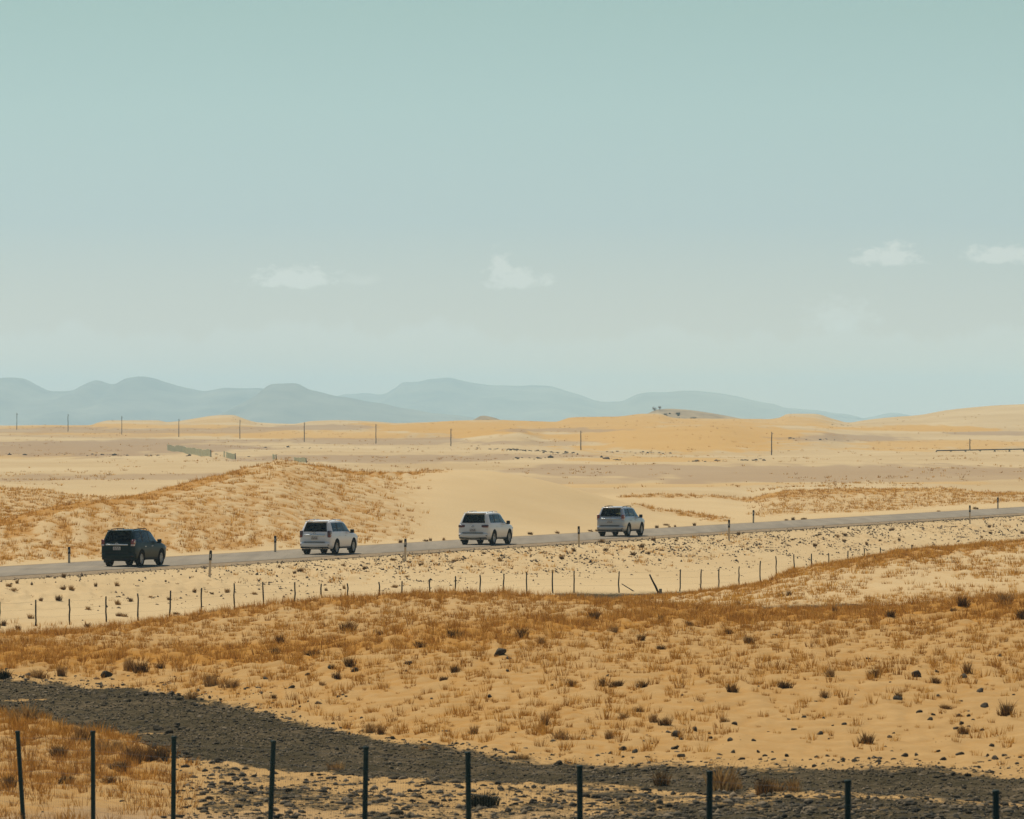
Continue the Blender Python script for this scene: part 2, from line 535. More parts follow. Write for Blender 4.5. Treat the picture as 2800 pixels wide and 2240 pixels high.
def full_height(px, D, x, y):
    z = base_height(px, D)
    g, gr, py = zones(px, D, x, y)
    rd = dist_road(x, y)
    mid = 0.16 * perlin(x / 9.0, y / 14.0, 3) + 0.07 * perlin(x / 3.5, y / 5.0, 4)
    mid = mid * sstep(95, 130, D) + sstep(400, 900, D) * 0.35 * perlin(x / 30, y / 45, 9) + sstep(900, 2000, D) * 0.7 * perlin(x / 60, y / 90, 10)
    far = sstep(2600, 2800, D) * (1 - sstep(2900, 3000, D))
    mid = mid * (1 - 0.8 * far)
    far_k = 1 + 0.35 * sstep(300, 420, D)
    hp = np.abs(perlin(x / (0.85 * far_k) + 0.6 * perlin(x / 1.9, y / 2.2, 14), y / (1.9 * far_k), 12)) + 0.16 * perlin(x / 0.30, y / 0.6, 13)
    litter = sstep(0.26, 0.02, hp)
    hum = 0.30 * far_k * hp
    slope = (D > 146) * (D < 262)
    humm = np.maximum(np.clip(g, 0, 1), 0.45 * slope * (gr < 0.3)) * sstep(95, 125, D) * (D < 760)
    rough = gr * (0.10 * perlin(x / 0.35, y / 0.7, 15) + 0.12 * perlin(x / 1.5, y / 3.5, 16)) * (D < 420)
    emb = np.exp(-((rd + 9) / 4.5) ** 2) * (0.34 * np.abs(perlin(x / 0.9, y / 2.2, 17)) + 0.16 * perlin(x / 0.3, y / 0.8, 19))
    rib = 0.02 * perlin(x / 0.9, y / 0.35, 18) * (D < 300)
    flat = sstep(4.4, 8.5, np.abs(rd))
    out = z + flat * (mid + hum * humm * 1.15 + rough + emb + rib)
    # road bed: level under the carriageway
    bed = -8.12
    k = 1 - sstep(4.5, 6.4, np.abs(rd))
    out = out * (1 - k) + bed * k
    return out + CAMZ, g, gr, py, litter


def hit(px, py, lo=95.0, hi=760.0):
    """first point of the land seen at photo position (px, py)"""
    D = np.linspace(lo, hi, 1600)
    u = (px - 1400) / FPX
    x = u * D
    z = full_height(np.full(D.shape, float(px)), D, x, D)[0]
    ray = CAMZ - (py - YH) / FPX * D
    k = int(np.argmax(z >= ray))
    if z[k] < ray[k]: k = len(D) - 1
    return Vector((x[k], D[k], z[k]))


# ------------------------------------------------------------------ ground sheet
def build_ground():
    th_in = np.linspace(-0.088, 0.088, 380)
    th_mid = 0.088 + (0.26 - 0.088) * (np.arange(1, 41) / 40) ** 1.5
    th_out = 0.26 + (math.pi - 0.26) * (np.arange(1, 33) / 32) ** 1.3
    th = np.concatenate([-th_out[::-1], -th_mid[::-1], th_in, th_mid, th_out])
    r = np.concatenate([[1.0], np.linspace(6, 90, 18), np.arange(92, 130, 0.6), np.arange(130, 250, 0.34), np.arange(250, 345, 0.5), np.arange(345, 500, 0.65),
                        np.arange(500, 720, 1.5), np.arange(720, 1200, 6), np.arange(1200, 3200, 11), np.geomspace(3200, 26000, 40)])
    TH, RR = np.meshgrid(th, r)
    x, y = (RR * np.sin(TH)).ravel(), (RR * np.cos(TH)).ravel()
    tc = np.clip(TH.ravel(), -0.26, 0.26)
    D = RR.ravel() * np.cos(tc); px = 1400 + FPX * np.tan(tc)
    z, g, gr, py, lit = [], [], [], [], []
    for s in range(0, len(x), 60000):
        q = slice(s, s + 60000)
        a = full_height(px[q], D[q], x[q], y[q])
        z.append(a[0]); g.append(a[1]); gr.append(a[2]); py.append(a[3]); lit.append(a[4])
    z, g, gr, py, lit = map(np.concatenate, (z, g, gr, py, lit))
    nr, nc = len(r), len(th)
    idx = np.arange(nr * nc).reshape(nr, nc)
    f = np.stack([idx[:-1, :-1], idx[:-1, 1:], idx[1:, 1:], idx[1:, :-1]], -1).reshape(-1, 4)[:, ::-1]
    me = mesh_np('sand_ground', np.stack([x, y, z], 1), f, ground_mat(), True)
    # far ground cover: stretched patches of orange grass and grey gravel flats
    org = np.clip(np.clip(g, 0, 1.5) * (0.16 + 0.84 * lit) + 1.3 * np.clip(g - 0.78, 0, 1), 0, 1)
    flatg = np.zeros(len(x))
    nz = perlin(x / 40, y / 220, 21) + 0.5 * perlin(x / 14, y / 90, 22) + 0.45 * perlin(x / 4, y / 35, 23)
    for (cx, cy, rx, ry, k, s) in PATCHES:
        e = 1 - np.hypot((px - cx) / rx / 1.15, (py - cy) / ry / 1.6) + 0.7 * nz
        w = sstep(0.0, 0.28, e) * s * sstep(620, 720, D)
        if k == 'o': org = np.maximum(org, w)
        else: flatg = np.maximum(flatg, w)
    flatg = np.maximum(flatg, 0.9 * sstep(137, 129, D + 2.5 * perlin(x / 3, y / 5, 24)))
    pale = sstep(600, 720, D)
    near = 1 - sstep(205, 300, D)
    gr = np.where((D < LN['T1'].D(np.clip(px, PXMIN, PXMAX)) - 3) & (D > 100), gr * 0.80, gr)
    set_col(me, 'cover', np.stack([org, np.maximum(gr, 0), flatg, np.ones(len(x))], 1))
    set_col(me, 'tone', np.stack([near, pale, np.zeros(len(x)), np.ones(len(x))], 1))
    o = link(bpy.data.objects.new('sand_ground', me))
    tag(o, kind='structure')
    o['label'] = 'rolling ochre desert sand with low dunes and gravel flats'
    return o


PATCHES = [
    # px, py, half width, half height, kind, strength
    (350, 1168, 420, 6, 'o', 0.7), (480, 1185, 400, 7, 'o', 0.7), (300, 1178, 420, 6, 'g', 0.8),
    (250, 1225, 480, 16, 'g', 1.0), (60, 1232, 420, 13, 'o', 0.4), (150, 1192, 300, 3, 'g', 0.4), (850, 1170, 170, 6, 'g', 0.9),
    (860, 1190, 300, 10, 'o', 0.75), (950, 1208, 420, 6, 'g', 0.85), (1100, 1253, 420, 9, 'g', 0.9), (420, 1304, 420, 7, 'g', 0.75), (90, 1312, 160, 7, 'g', 0.7),
    (1250, 1172, 260, 14, 'o', 0.95), (1600, 1160, 320, 20, 'o', 0.85), (1560, 1176, 170, 5, 'g', 0.8), (1900, 1195, 380, 30, 'o', 0.85),
    (2000, 1152, 300, 12, 'o', 0.6), (1500, 1212, 160, 5, 'g', 0.6), (2330, 1197, 190, 9, 'g', 0.9), (2560, 1215, 260, 10, 'o', 0.7), (2500, 1173, 190, 6, 'o', 0.9),
    (2700, 1186, 160, 3.5, 'g', 0.9), (1700, 1285, 330, 10, 'g', 0.85), (2250, 1292, 520, 15, 'g', 0.85), (1560, 1316, 130, 6, 'g', 0.5), (2600, 1305, 300, 9, 'g', 0.7),
    (1750, 1258, 260, 4, 'o', 0.6), (1900, 1325, 420, 4, 'o', 0.35), (1500, 1330, 200, 3, 'o', 0.4), (2600, 1320, 160, 4, 'o', 0.4),
    (1720, 1145, 200, 12, 'o', 0.7), (600, 1150, 120, 5, 'o', 0.25),
]


def ground_mat():
    m = Mat('sand', 1.0, 0.0)
    a = m.n('ShaderNodeAttribute', attribute_name='cover'); t = m.n('ShaderNodeAttribute', attribute_name='tone')
    s = m.n('ShaderNodeSeparateColor'); m.l(a.outputs['Color'], s.inputs[0])
    st = m.n('ShaderNodeSeparateColor'); m.l(t.outputs['Color'], st.inputs[0])
    org, gra, fla = s.outputs
    near, pale, _ = st.outputs
    p = m.geo_co()
    big = m.noise(0.06, 5, 0.6, p); mid = m.noise(0.9, 5, 0.65, p); fine = m.noise(7.0, 4, 0.6, p)
    streak = m.noise(1.0, 5, 0.6, m.geo_co((0.02, 0.008, 0.0)))
    sand = m.mix(m.ramp(big, [(0.3, 0.0), (0.7, 1.0)]), SAND_A, SAND_B)
    sand = m.mix(near, sand, m.mix(m.ramp(mid, [(0.3, 0.0), (0.7, 1.0)]), SAND_N1, SAND_N2))
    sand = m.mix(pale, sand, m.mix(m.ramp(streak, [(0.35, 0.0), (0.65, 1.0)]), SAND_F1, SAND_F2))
    og = m.math('MULTIPLY', org, m.ramp(m.noise(3.0, 4, 0.6, p), [(0.3, 0.55), (0.65, 1.0)]))
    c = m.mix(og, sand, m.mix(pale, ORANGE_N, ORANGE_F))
    c = m.mix(m.math('MULTIPLY', fla, 0.85), c, m.mix(streak, FLAT_A, FLAT_B))
    gk = m.ramp(m.math('ADD', gra, m.math('MULTIPLY', m.math('SUBTRACT', m.noise(4.5, 6, 0.7, p), 0.5), 1.5)), [(0.32, 0.0), (0.60, 1.0)])
    c = m.mix(gk, c, m.mix(m.ramp(m.noise(2.6, 8, 0.8, p), [(0.38, 0.0), (0.62, 1.0)]), GRAVEL_A, m.mix(m.ramp(m.noise(0.22, 5, 0.6, p), [(0.45, 0.0), (0.72, 0.75)]), GRAVEL_B, (0.21, 0.155, 0.095))))
    c = m.mix(0.22, c, m.ramp(fine, [(0.25, 0.45), (0.75, 1.0)]), 'MULTIPLY')
    m.color(c)
    m.bump(m.math('ADD', m.math('MULTIPLY', fine, 0.4), mid), 0.05, 0.6)
    return m.m


SAND_A, SAND_B = (0.50, 0.362, 0.192), (0.545, 0.405, 0.222)
SAND_N1, SAND_N2 = (0.375, 0.228, 0.090), (0.455, 0.290, 0.124)
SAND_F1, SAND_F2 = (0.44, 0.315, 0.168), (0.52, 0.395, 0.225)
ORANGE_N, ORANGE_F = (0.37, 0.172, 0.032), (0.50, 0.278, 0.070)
FLAT_A, FLAT_B = (0.30, 0.205, 0.122), (0.35, 0.255, 0.165)
GRAVEL_A, GRAVEL_B = (0.032, 0.028, 0.016), (0.092, 0.072, 0.042)
build_ground()


# ------------------------------------------------------------------ road
def build_road():
    m = Mat('dusty_asphalt', 0.9, 0.25)
    p = m.geo_co()
    ang = math.atan(TANR)
    mp = m.n('ShaderNodeMapping'); mp.inputs['Rotation'].default_value = (0, 0, ang); mp.inputs['Scale'].default_value = (0.9, 0.03, 1)
    g = m.n('ShaderNodeNewGeometry'); m.l(g.outputs['Position'], mp.inputs[0])
    tracks = m.noise(1.0, 5, 0.6, mp.outputs[0]); fine = m.noise(6, 5, 0.7, p); big = m.noise(0.15, 4, 0.6, p)
    c = m.mix(m.ramp(tracks, [(0.35, 0.0), (0.65, 1.0)]), (0.185, 0.150, 0.102), (0.255, 0.21, 0.145))
    c = m.mix(m.ramp(big, [(0.5, 0.0), (0.8, 0.5)]), c, (0.34, 0.27, 0.17))
    c = m.mix(0.25, c, m.ramp(fine, [(0.2, 0.4), (0.8, 1.0)]), 'MULTIPLY')
    m.color(c); m.bump(fine, 0.01, 0.5)
    ms = Mat('gravel_shoulder', 0.95, 0.1)
    f = ms.noise(3.0, 6, 0.7, ms.geo_co()); f2 = ms.noise(14.0, 3, 0.6, ms.geo_co())
    c = ms.mix(ms.ramp(f, [(0.35, 0.0), (0.65, 1.0)]), (0.20, 0.145, 0.09), (0.40, 0.29, 0.16))
    ms.color(ms.mix(0.5, c, ms.ramp(f2, [(0.3, 0.25), (0.7, 1.0)]), 'MULTIPLY')); ms.bump(f2, 0.04, 0.8)
    n = math.hypot(1, TANR)
    dx, dy = TANR / n, 1 / n              # along
    ox, oy = -1 / n, TANR / n             # towards the far side
    s = np.arange(-260, 460, 1.5)

    def strip(name, offs, zs, mat, seed, ragged):
        V = []
        for k, (o, z) in enumerate(zip(offs, zs)):
            e = ragged * (perlin(s / 2.1, s * 0 + k * 3.3, seed) + perlin(s / 7.0, s * 0 + k, seed + 1)) if k in (0, len(offs) - 1) else 0 * s
            oo = o + e
            V.append(np.stack([s * dx + oo * ox, 414.0 + s * dy + oo * oy, np.full(s.shape, z)], 1))
        V = np.stack(V, 1)
        idx = np.arange(V.shape[0] * V.shape[1]).reshape(V.shape[:2])
        f = np.stack([idx[:-1, :-1], idx[1:, :-1], idx[1:, 1:], idx[:-1, 1:]], -1).reshape(-1, 4)
        me = mesh_np(name, V.reshape(-1, 3), f, mat, False)
        return tag(link(bpy.data.objects.new(name, me)), kind='structure')
    strip('road_shoulder', [-5.15, -4.6, 4.6, 5.0], [-0.10, -0.035, -0.035, -0.10], ms.m, 31, 0.30)
    strip('road', [-3.75, -3.6, -1.2, 1.2, 3.6, 3.75], [-0.02, 0.0, 0.02, 0.02, 0.0, -0.02], m.m, 33, 0.16)


build_road()
RDIR = Vector((TANR, 1, 0)).normalized()
RRIGHT = Vector((1, -TANR, 0)).normalized()


def road_pt(px, off):
    """point on the road surface at bearing px, off metres to the right of the centre line"""
    n = math.hypot(1, TANR)
    u = (px - 1400) / FPX
    # centre line shifted: x = (y - 414) * TANR + off * n
    yv = (414 * TANR - off * n) / (TANR - u)
    return Vector((u * yv, yv, 0.015))


# ------------------------------------------------------------------ mountains
def build_mountains():
    m = Mat('mountain_rock', 1.0, 0.0)
    f = m.ramp(m.noise(0.0035, 8, 0.7, m.geo_co((1, 0.5, 2.5))), [(0.35, 0.0), (0.65, 1.0)])
    m.color(m.mix(f, (0.07, 0.07, 0.06), (0.22, 0.20, 0.15)))
    ranges = [
        ('mountain_range', 12500, 1500, [(-500, 1062), (-250, 1070), (-100, 1048), (0, 1039), (30, 1038), (60, 1041), (100, 1056), (145, 1070), (200, 1069), (230, 1056), (265, 1043), (310, 1053), (350, 1034), (380, 1031), (420, 1033), (460, 1043), (520, 1060), (565, 1068), (620, 1064), (700, 1062), (760, 1078), (900, 1120), (1050, 1160)], 'blue hazy mountain range behind the dunes, furthest to the left', 41),
        ('mountain_range', 10500, 1000, [(480, 1165), (560, 1142), (640, 1108), (690, 1085), (745, 1049), (765, 1048), (810, 1050), (850, 1066), (900, 1076), (950, 1085), (1020, 1098), (1120, 1116), (1250, 1136), (1400, 1165)], 'darker flat-topped hazy mountain standing before the paler ranges', 43),
        ('mountain_range', 15000, 1800, [(800, 1130), (900, 1098), (945, 1082), (970, 1080), (1040, 1078), (1080, 1060), (1105, 1043), (1150, 1040), (1180, 1035), (1220, 1035), (1290, 1046), (1400, 1055), (1480, 1053), (1520, 1060), (1580, 1078), (1650, 1095), (1690, 1092), (1760, 1068), (1890, 1066), (1970, 1077), (2060, 1093), (2110, 1105), (2160, 1122), (2250, 1124), (2310, 1128), (2360, 1140), (2450, 1128), (2490, 1133), (2560, 1150), (2800, 1160), (3200, 1160)], 'long pale blue mountain range, in the middle and to the right', 45),
    ]
    for name, D0, dep, prof, label, seed in ranges:
        D0, dep = D0 * 1.6, dep * 1.6
        px = np.arange(prof[0][0], prof[-1][0] + 1, 6.0)
        top = -(curve(prof)(px) - YH) / FPX * D0
        X = (px - 1400) / FPX * D0
        top = top + 8.0 * perlin(X / 190, X * 0 + 0.5, seed) * (D0 / 12000) + 4.0 * perlin(X / 60, X * 0 + 0.3, seed + 1)
        t = np.linspace(-1, 1, 41)
        V = []
        for tt in t:
            Y = D0 + tt * dep
            w = 1 - abs(tt) ** 1.25
            spur = 1 + 0.8 * (1 - w) * (perlin(X / 260 + 3 * tt, X * 0 + 7 + tt, seed + 2) + 0.5 * perlin(X / 90 - 4 * tt, X * 0 + tt * 2, seed + 3)) * min(1, abs(tt) * 5)
            h = -64 + CAMZ + (top + 64) * np.clip(w * spur, 0, 1 if tt != 0 else 1)
            V.append(np.stack([X * (1 + 0.0 * tt), np.full(X.shape, Y), h], 1))
        V = np.stack(V, 0)
        idx = np.arange(V.shape[0] * V.shape[1]).reshape(V.shape[:2])
        f = np.stack([idx[:-1, :-1], idx[:-1, 1:], idx[1:, 1:], idx[1:, :-1]], -1).reshape(-1, 4)
        me = mesh_np(name, V.reshape(-1, 3), f, m.m, True)
        o = tag(link(bpy.data.objects.new(name, me)), label=label, kind='structure')


build_mountains()


# ------------------------------------------------------------------ haze
def build_haze():
    bm = bmesh.new()
    bmesh.ops.create_cube(bm, size=1.0)
    for v in bm.verts:
        v.co = Vector((v.co.x * 60000, v.co.y * 60000, 170 if v.co.z > 0 else -57.5))
    mt = bpy.data.materials.new('haze')
    mt.use_nodes = True
    nt = mt.node_tree; nt.nodes.clear()
    out = nt.nodes.new('ShaderNodeOutputMaterial'); pv = nt.nodes.new('ShaderNodeVolumePrincipled')
    pv.inputs['Color'].default_value = (*HAZE_COL, 1)
    pv.inputs['Density'].default_value = HAZE_D
    pv.inputs['Anisotropy'].default_value = 0.3
    nt.links.new(pv.outputs[0], out.inputs['Volume'])
    tag(bm_obj('haze', bm, mt), kind='stuff')


HAZE_COL, HAZE_D = (0.60, 0.87, 1.0), 6.2e-5
build_haze()


# ------------------------------------------------------------------ small mesh builders
def tube(bm, p0, p1, r0, r1=None, n=8, caps=True):
    p0, p1 = Vector(p0), Vector(p1)
    r1 = r0 if r1 is None else r1
    d = (p1 - p0).normalized()
    a = d.orthogonal().normalized(); b = d.cross(a)
    A, B = [], []
    for k in range(n):
        t = 2 * math.pi * k / n
        e = a * math.cos(t) + b * math.sin(t)
        A.append(bm.verts.new(p0 + e * r0)); B.append(bm.verts.new(p1 + e * r1))
    for k in range(n):
        bm.faces.new((A[k], A[(k + 1) % n], B[(k + 1) % n], B[k]))
    if caps:
        bm.faces.new(A[::-1]); bm.faces.new(B)


def crooked(bm, p0, p1, r0, r1, wob, seed, n=8, seg=6):
    rnd = random.Random(seed)
    p0, p1 = Vector(p0), Vector(p1)
    d = (p1 - p0).normalized(); a = d.orthogonal().normalized(); b = d.cross(a)
    rings = []
    for s in range(seg + 1):
        t = s / seg
        c = p0.lerp(p1, t) + (a * rnd.uniform(-1, 1) + b * rnd.uniform(-1, 1)) * wob * (0 if s == 0 else 1)
        r = (r0 + (r1 - r0) * t) * rnd.uniform(0.92, 1.08)
        rings.append([bm.verts.new(c + (a * math.cos(2 * math.pi * k / n) + b * math.sin(2 * math.pi * k / n)) * r) for k in range(n)])
    for A, B in zip(rings[:-1], rings[1:]):
        for k in range(n):
            bm.faces.new((A[k], A[(k + 1) % n], B[(k + 1) % n], B[k]))
    bm.faces.new(rings[0][::-1]); bm.faces.new(rings[-1])


def box(bm, lo, hi, bevel=0.0, mat=None):
    r = bmesh.ops.create_cube(bm, size=1.0)
    vs = r['verts']
    lo, hi = Vector(lo), Vector(hi)
    for v in vs:
        v.co = Vector([(lo[i] + hi[i]) / 2 + v.co[i] * (hi[i] - lo[i]) for i in range(3)])
    if mat is not None:
        bmesh.ops.transform(bm, matrix=mat, verts=vs)
    if bevel:
        es = list({e for v in vs for e in v.link_edges})
        bmesh.ops.bevel(bm, geom=es, offset=bevel, segments=2, affect='EDGES', profile=0.6)


def zat(py, D): return CAMZ - (py - YH) / FPX * D


def gz(x, y): return float(ground_z([x], [y])[0])


# ------------------------------------------------------------------ fences
M_POST = grain('green_painted_steel', (0.006, 0.028, 0.024), (0.012, 0.038, 0.033), 9, 0.6, 0.2)
M_WIRE = grain('galvanised_wire', (0.16, 0.15, 0.12), (0.24, 0.22, 0.18), 20, 0.6, 0.4, metal=0.3)
M_OLDPOST = grain('weathered_dark_post', (0.016, 0.019, 0.015), (0.040, 0.038, 0.028), 14, 0.9, 0.1, 0.004, (1, 1, 0.2))
M_CONC = grain('weathered_concrete', (0.20, 0.17, 0.12), (0.28, 0.24, 0.17), 8, 0.95, 0.1, 0.01)


def near_fence():
    posts = [(-170, -172, 1990), (48, 65, 2000), (254, 255, 2000), (475.6, 473, 2015), (748, 735, 2027), (1001, 995, 2043), (1279.5, 1284, 2058), (1585, 1587, 2095), (1940.6, 1938, 2110), (2318.6, 2317, 2135), (2723, 2726, 2163), (3180, 3180, 2195)]
    root = empty('mesh_fence', (0, 110, gz(0, 110)))
    tag(root, 'wire mesh fence on dark green steel posts along the bottom of the picture', 'fence')
    tops, feet = [], []
    for n, (pt, pb, yt) in enumerate(posts):
        D = 134.2 - 4.22 * n
        top = Vector(((pt - 1400) / FPX * D, D, zat(yt, D)))
        xb = (pt + (pb - pt) * 1.15 - 1400) / FPX * D
        foot = Vector((xb, D, gz(xb, D) - 0.3))
        tops.append(top); feet.append(foot)
        bm = bmesh.new()
        tube(bm, foot, top, 0.046, 0.046, 14, False)
        d = (top - foot).normalized()
        tube(bm, top - d * 0.035, top + d * 0.012, 0.053, 0.050, 14)      # cap
        for q in (0.25, 0.55, 0.85):                                       # wire clips
            c = foot.lerp(top, q)
            tube(bm, c - d * 0.012, c + d * 0.012, 0.054, 0.054, 10)
        o = bm_obj('post', bm, M_POST, root, True)
        o.location = -root.location
    for k in range(len(posts) - 1):
        a0, a1, b0, b1 = feet[k], tops[k], feet[k + 1], tops[k + 1]
        bm = bmesh.new()
        nv = 40
        for i in range(1, nv):
            t = i / nv
            lo, hi = a0.lerp(b0, t), a1.lerp(b1, t)
            lo = lo.lerp(hi, 0.12); hi = lo.lerp(hi, 0.94)
            tube(bm, lo, hi, 0.0017, n=3, caps=False)
        for i in range(9):
            t = 0.14 + 0.80 * i / 8
            tube(bm, a0.lerp(a1, t), b0.lerp(b1, t), 0.0018, n=3, caps=False)
        o = bm_obj('wire_mesh', bm, M_WIRE, root); o.location = -root.location


near_fence()


def far_fence():
    posts = [(-90, 1668), (0, 1658), (98, 1657), (191.5, 1648), (291, 1633), (377.6, 1623), (463.6, 1615), (549.7, 1608), (639.6, 1595), (720, 1591.5), (805.5, 1592), (879.5, 1596), (951.6, 1600), (1038.6, 1605), (1100, 1605), (1173, 1599), (1243.8, 1592), (1312, 1592), (1376, 1589), (1440.6, 1577), (1511, 1579), (1569, 1575), (1691.6, 1575), (1859, 1557), (1916, 1557), (1967, 1554), (2020, 1549), (2078.6, 1534), (2122, 1521), (2172, 1506), (2218.5, 1494.5), (2266.6, 1493), (2317, 1495), (2361.7, 1496), (2407, 1497), (2454, 1499), (2491, 1490), (2536, 1493), (2590, 1489), (2640, 1488), (2690, 1486), (2736, 1483), (2778, 1477), (2830, 1474)]
    root = empty('wire_fence', (-21, 285, gz(-21, 285)))
    tag(root, 'low wire fence of thin crooked posts along the foot of the road embankment', 'fence')
    tops = []
    rnd = random.Random(4)
    for k, (px, yt) in enumerate(posts):
        D = float(LN['W'].D(px)) + 1.0
        x = (px - 1400) / FPX * D
        g = gz(x, D)
        top = Vector((x + rnd.uniform(-0.04, 0.04), D, max(g + 1.15, min(g + 1.75, zat(yt, D)))))
        bm = bmesh.new()
        crooked(bm, (x, D, g - 0.25), top, 0.038, 0.033, 0.018, k, 7, 6)
        o = bm_obj('post', bm, M_OLDPOST, root, True); o.location = -root.location
        tops.append((Vector((x, D, g)), top))
    for h in (0.35, 0.65, 0.93):
        bm = bmesh.new()
        for (g0, t0), (g1, t1) in zip(tops[:-1], tops[1:]):
            a, b = g0.lerp(t0, h), g1.lerp(t1, h)
            mid = (a + b) / 2 - Vector((0, 0, 0.03))
            tube(bm, a, mid, 0.003, n=3, caps=False); tube(bm, mid, b, 0.003, n=3, caps=False)
        o = bm_obj('wire', bm, M_WIRE, root); o.location = -root.location
    # the broken corner: a leaning brace, a thin stay and a concrete stub
    D = float(LN['W'].D(1790))
    X = lambda p: (p - 1400) / FPX * D
    bm = bmesh.new(); crooked(bm, (X(1803), D, gz(X(1803), D) - 0.05), (X(1776), D - 0.3, zat(1571, D)), 0.06, 0.045, 0.01, 91, 7, 5)
    o = bm_obj('leaning_brace', bm, M_OLDPOST, root, True); o.location = -root.location
    bm = bmesh.new(); crooked(bm, (X(1738), D, gz(X(1738), D) - 0.05), (X(1701), D + 1, zat(1598, D)), 0.03, 0.025, 0.01, 92, 6, 4)
    o = bm_obj('stay', bm, M_OLDPOST, root, True); o.location = -root.location
    bm = bmesh.new(); box(bm, (X(1802), D - 0.1, gz(X(1806), D) - 0.3), (X(1810), D + 0.1, zat(1610, D)), 0.02)
    o = bm_obj('concrete_stub', bm, M_CONC, root); o.location = -root.location
    o['label'] = 'short pale concrete stub beside the leaning brace'


far_fence()

# ------------------------------------------------------------------ marker posts along the road
M_MARK = grain('sun_bleached_marker', (0.50, 0.40, 0.26), (0.60, 0.49, 0.33), 12, 0.8, 0.2, 0, (1, 1, 0.3))
M_BLACK = grain('black_band', (0.012, 0.013, 0.012), (0.03, 0.03, 0.026), 10, 0.6, 0.3)
M_REFL = grain('dull_reflector', (0.55, 0.52, 0.42), (0.62, 0.58, 0.48), 30, 0.4, 0.5)


def marker(px, yt, yb, lean, label):
    D = 8.0 * FPX / (yb - YH)
    x = (px - 1400) / FPX * D
    g = gz(x, D)
    h = max(0.85, zat(yt, D) - g)
    root = empty('road_marker_post', (x, D, g))
    root.rotation_euler = (0.0, lean, -math.atan(TANR))
    tag(root, label, 'marker post', 'marker posts along the road')
    bm = bmesh.new(); box(bm, (-0.055, -0.045, -0.25), (0.055, 0.045, h * 0.66), 0.012); bm_obj('post', bm, M_MARK, root)
    bm = bmesh.new()
    box(bm, (-0.062, -0.052, h * 0.62), (0.062, 0.052, h * 0.96), 0.012)
    # slanted cap
    box(bm, (-0.056, -0.046, h * 0.95), (0.056, 0.046, h), 0.014)
    bm_obj('black_band', bm, M_BLACK, root)
    bm = bmesh.new(); box(bm, (-0.025, -0.056, h * 0.72), (0.025, -0.0525, h * 0.86)); bm_obj('reflector', bm, M_REFL, root)


marker(189, 1495.5, 1540, 0.00, 'black-topped marker post on the far verge behind the black car')
marker(573, 1505, 1556, 0.05, 'leaning black-topped marker post on the near verge just ahead of the black car')
marker(752.6, 1465, 1510, 0.0, 'black-topped marker post on the far verge left of the first white car')
marker(1108, 1473, 1518, 0.01, 'black-topped marker post on the near verge between the two white cars')
marker(1583, 1439, 1484, -0.01, 'black-topped marker post on the near verge just behind the silver car')
marker(1993.5, 1421, 1463, 0.0, 'black-topped marker post on the near verge next ahead of the silver car')
marker(2060, 1395, 1430.5, 0.01, 'black-topped marker post on the far verge beside the grassy dune ahead of the silver car')
marker(2652, 1382, 1418, 0.0, 'black-topped marker post on the near verge close to the right picture edge')
marker(2728.6, 1360, 1391.6, 0.0, 'furthest black-topped marker post, on the far verge at the right')


# ------------------------------------------------------------------ poles on the plain
M_POLE = grain('tarred_pole', (0.030, 0.026, 0.020), (0.075, 0.058, 0.040), 2, 0.9, 0.1, 0.01, (1, 1, 0.2))
M_INS = grain('glazed_insulator', (0.05, 0.04, 0.03), (0.09, 0.07, 0.05), 5, 0.35, 0.5)


def poles():
    data = [(46, 1130, 1175), (186, 1133, 1180), (333, 1138, 1188), (489, 1146, 1195), (656, 1148, 1200), (832, 1155, 1208), (1028, 1160, 1213), (1233, 1172, 1220), (1588, 1178, 1231), (2110, 1181, 1245), (2652, 1200, 1233)]
    names = ['leftmost thin dark pole, against the blue mountains', 'second thin dark pole from the left edge, against the blue mountains',
             'third thin dark pole from the left edge, rising before a low orange dune', 'fourth thin dark pole from the left edge, behind the green slat fence',
             'thin dark pole just right of the highest left dune', 'sixth thin dark pole from the left edge, right of the orange dunes',
             'thin dark pole above the brown crest of the big grassy dune', 'eighth thin dark pole, in the middle of the plain above the smooth dune slope',
             'thin dark pole standing above the silver car on the plain', 'tall thin dark pole on the pale dune right of the middle', 'rightmost thin dark pole, standing behind the dark pipeline']
    for k, ((px, yt, yb), lab) in enumerate(zip(data, names)):
        q = hit(px, yb, 1050, 2900)
        x, D, g = q
        h = zat(yt, D) - g
        root = empty('utility_pole', (x, D, g))
        tag(root, lab, 'pole', 'poles crossing the plain')
        bm = bmesh.new(); crooked(bm, (0, 0, -0.5), (0, 0, h), 0.13, 0.10, 0.03, 50 + k, 9, 7)
        bm_obj('pole', bm, M_POLE, root, True)
        bm = bmesh.new(); tube(bm, (0.16, 0, h - 0.5), (0.30, 0, h - 0.45), 0.03); tube(bm, (0.30, 0, h - 0.5), (0.30, 0, h - 0.28), 0.07, 0.04)
        bm_obj('insulator', bm, M_INS, root, True)


poles()

# ------------------------------------------------------------------ green slat fences on the plain
M_SLAT = grain('faded_green_slats', (0.36, 0.35, 0.20), (0.46, 0.45, 0.28), 3, 0.9, 0.1, 0, (1, 1, 0.2))


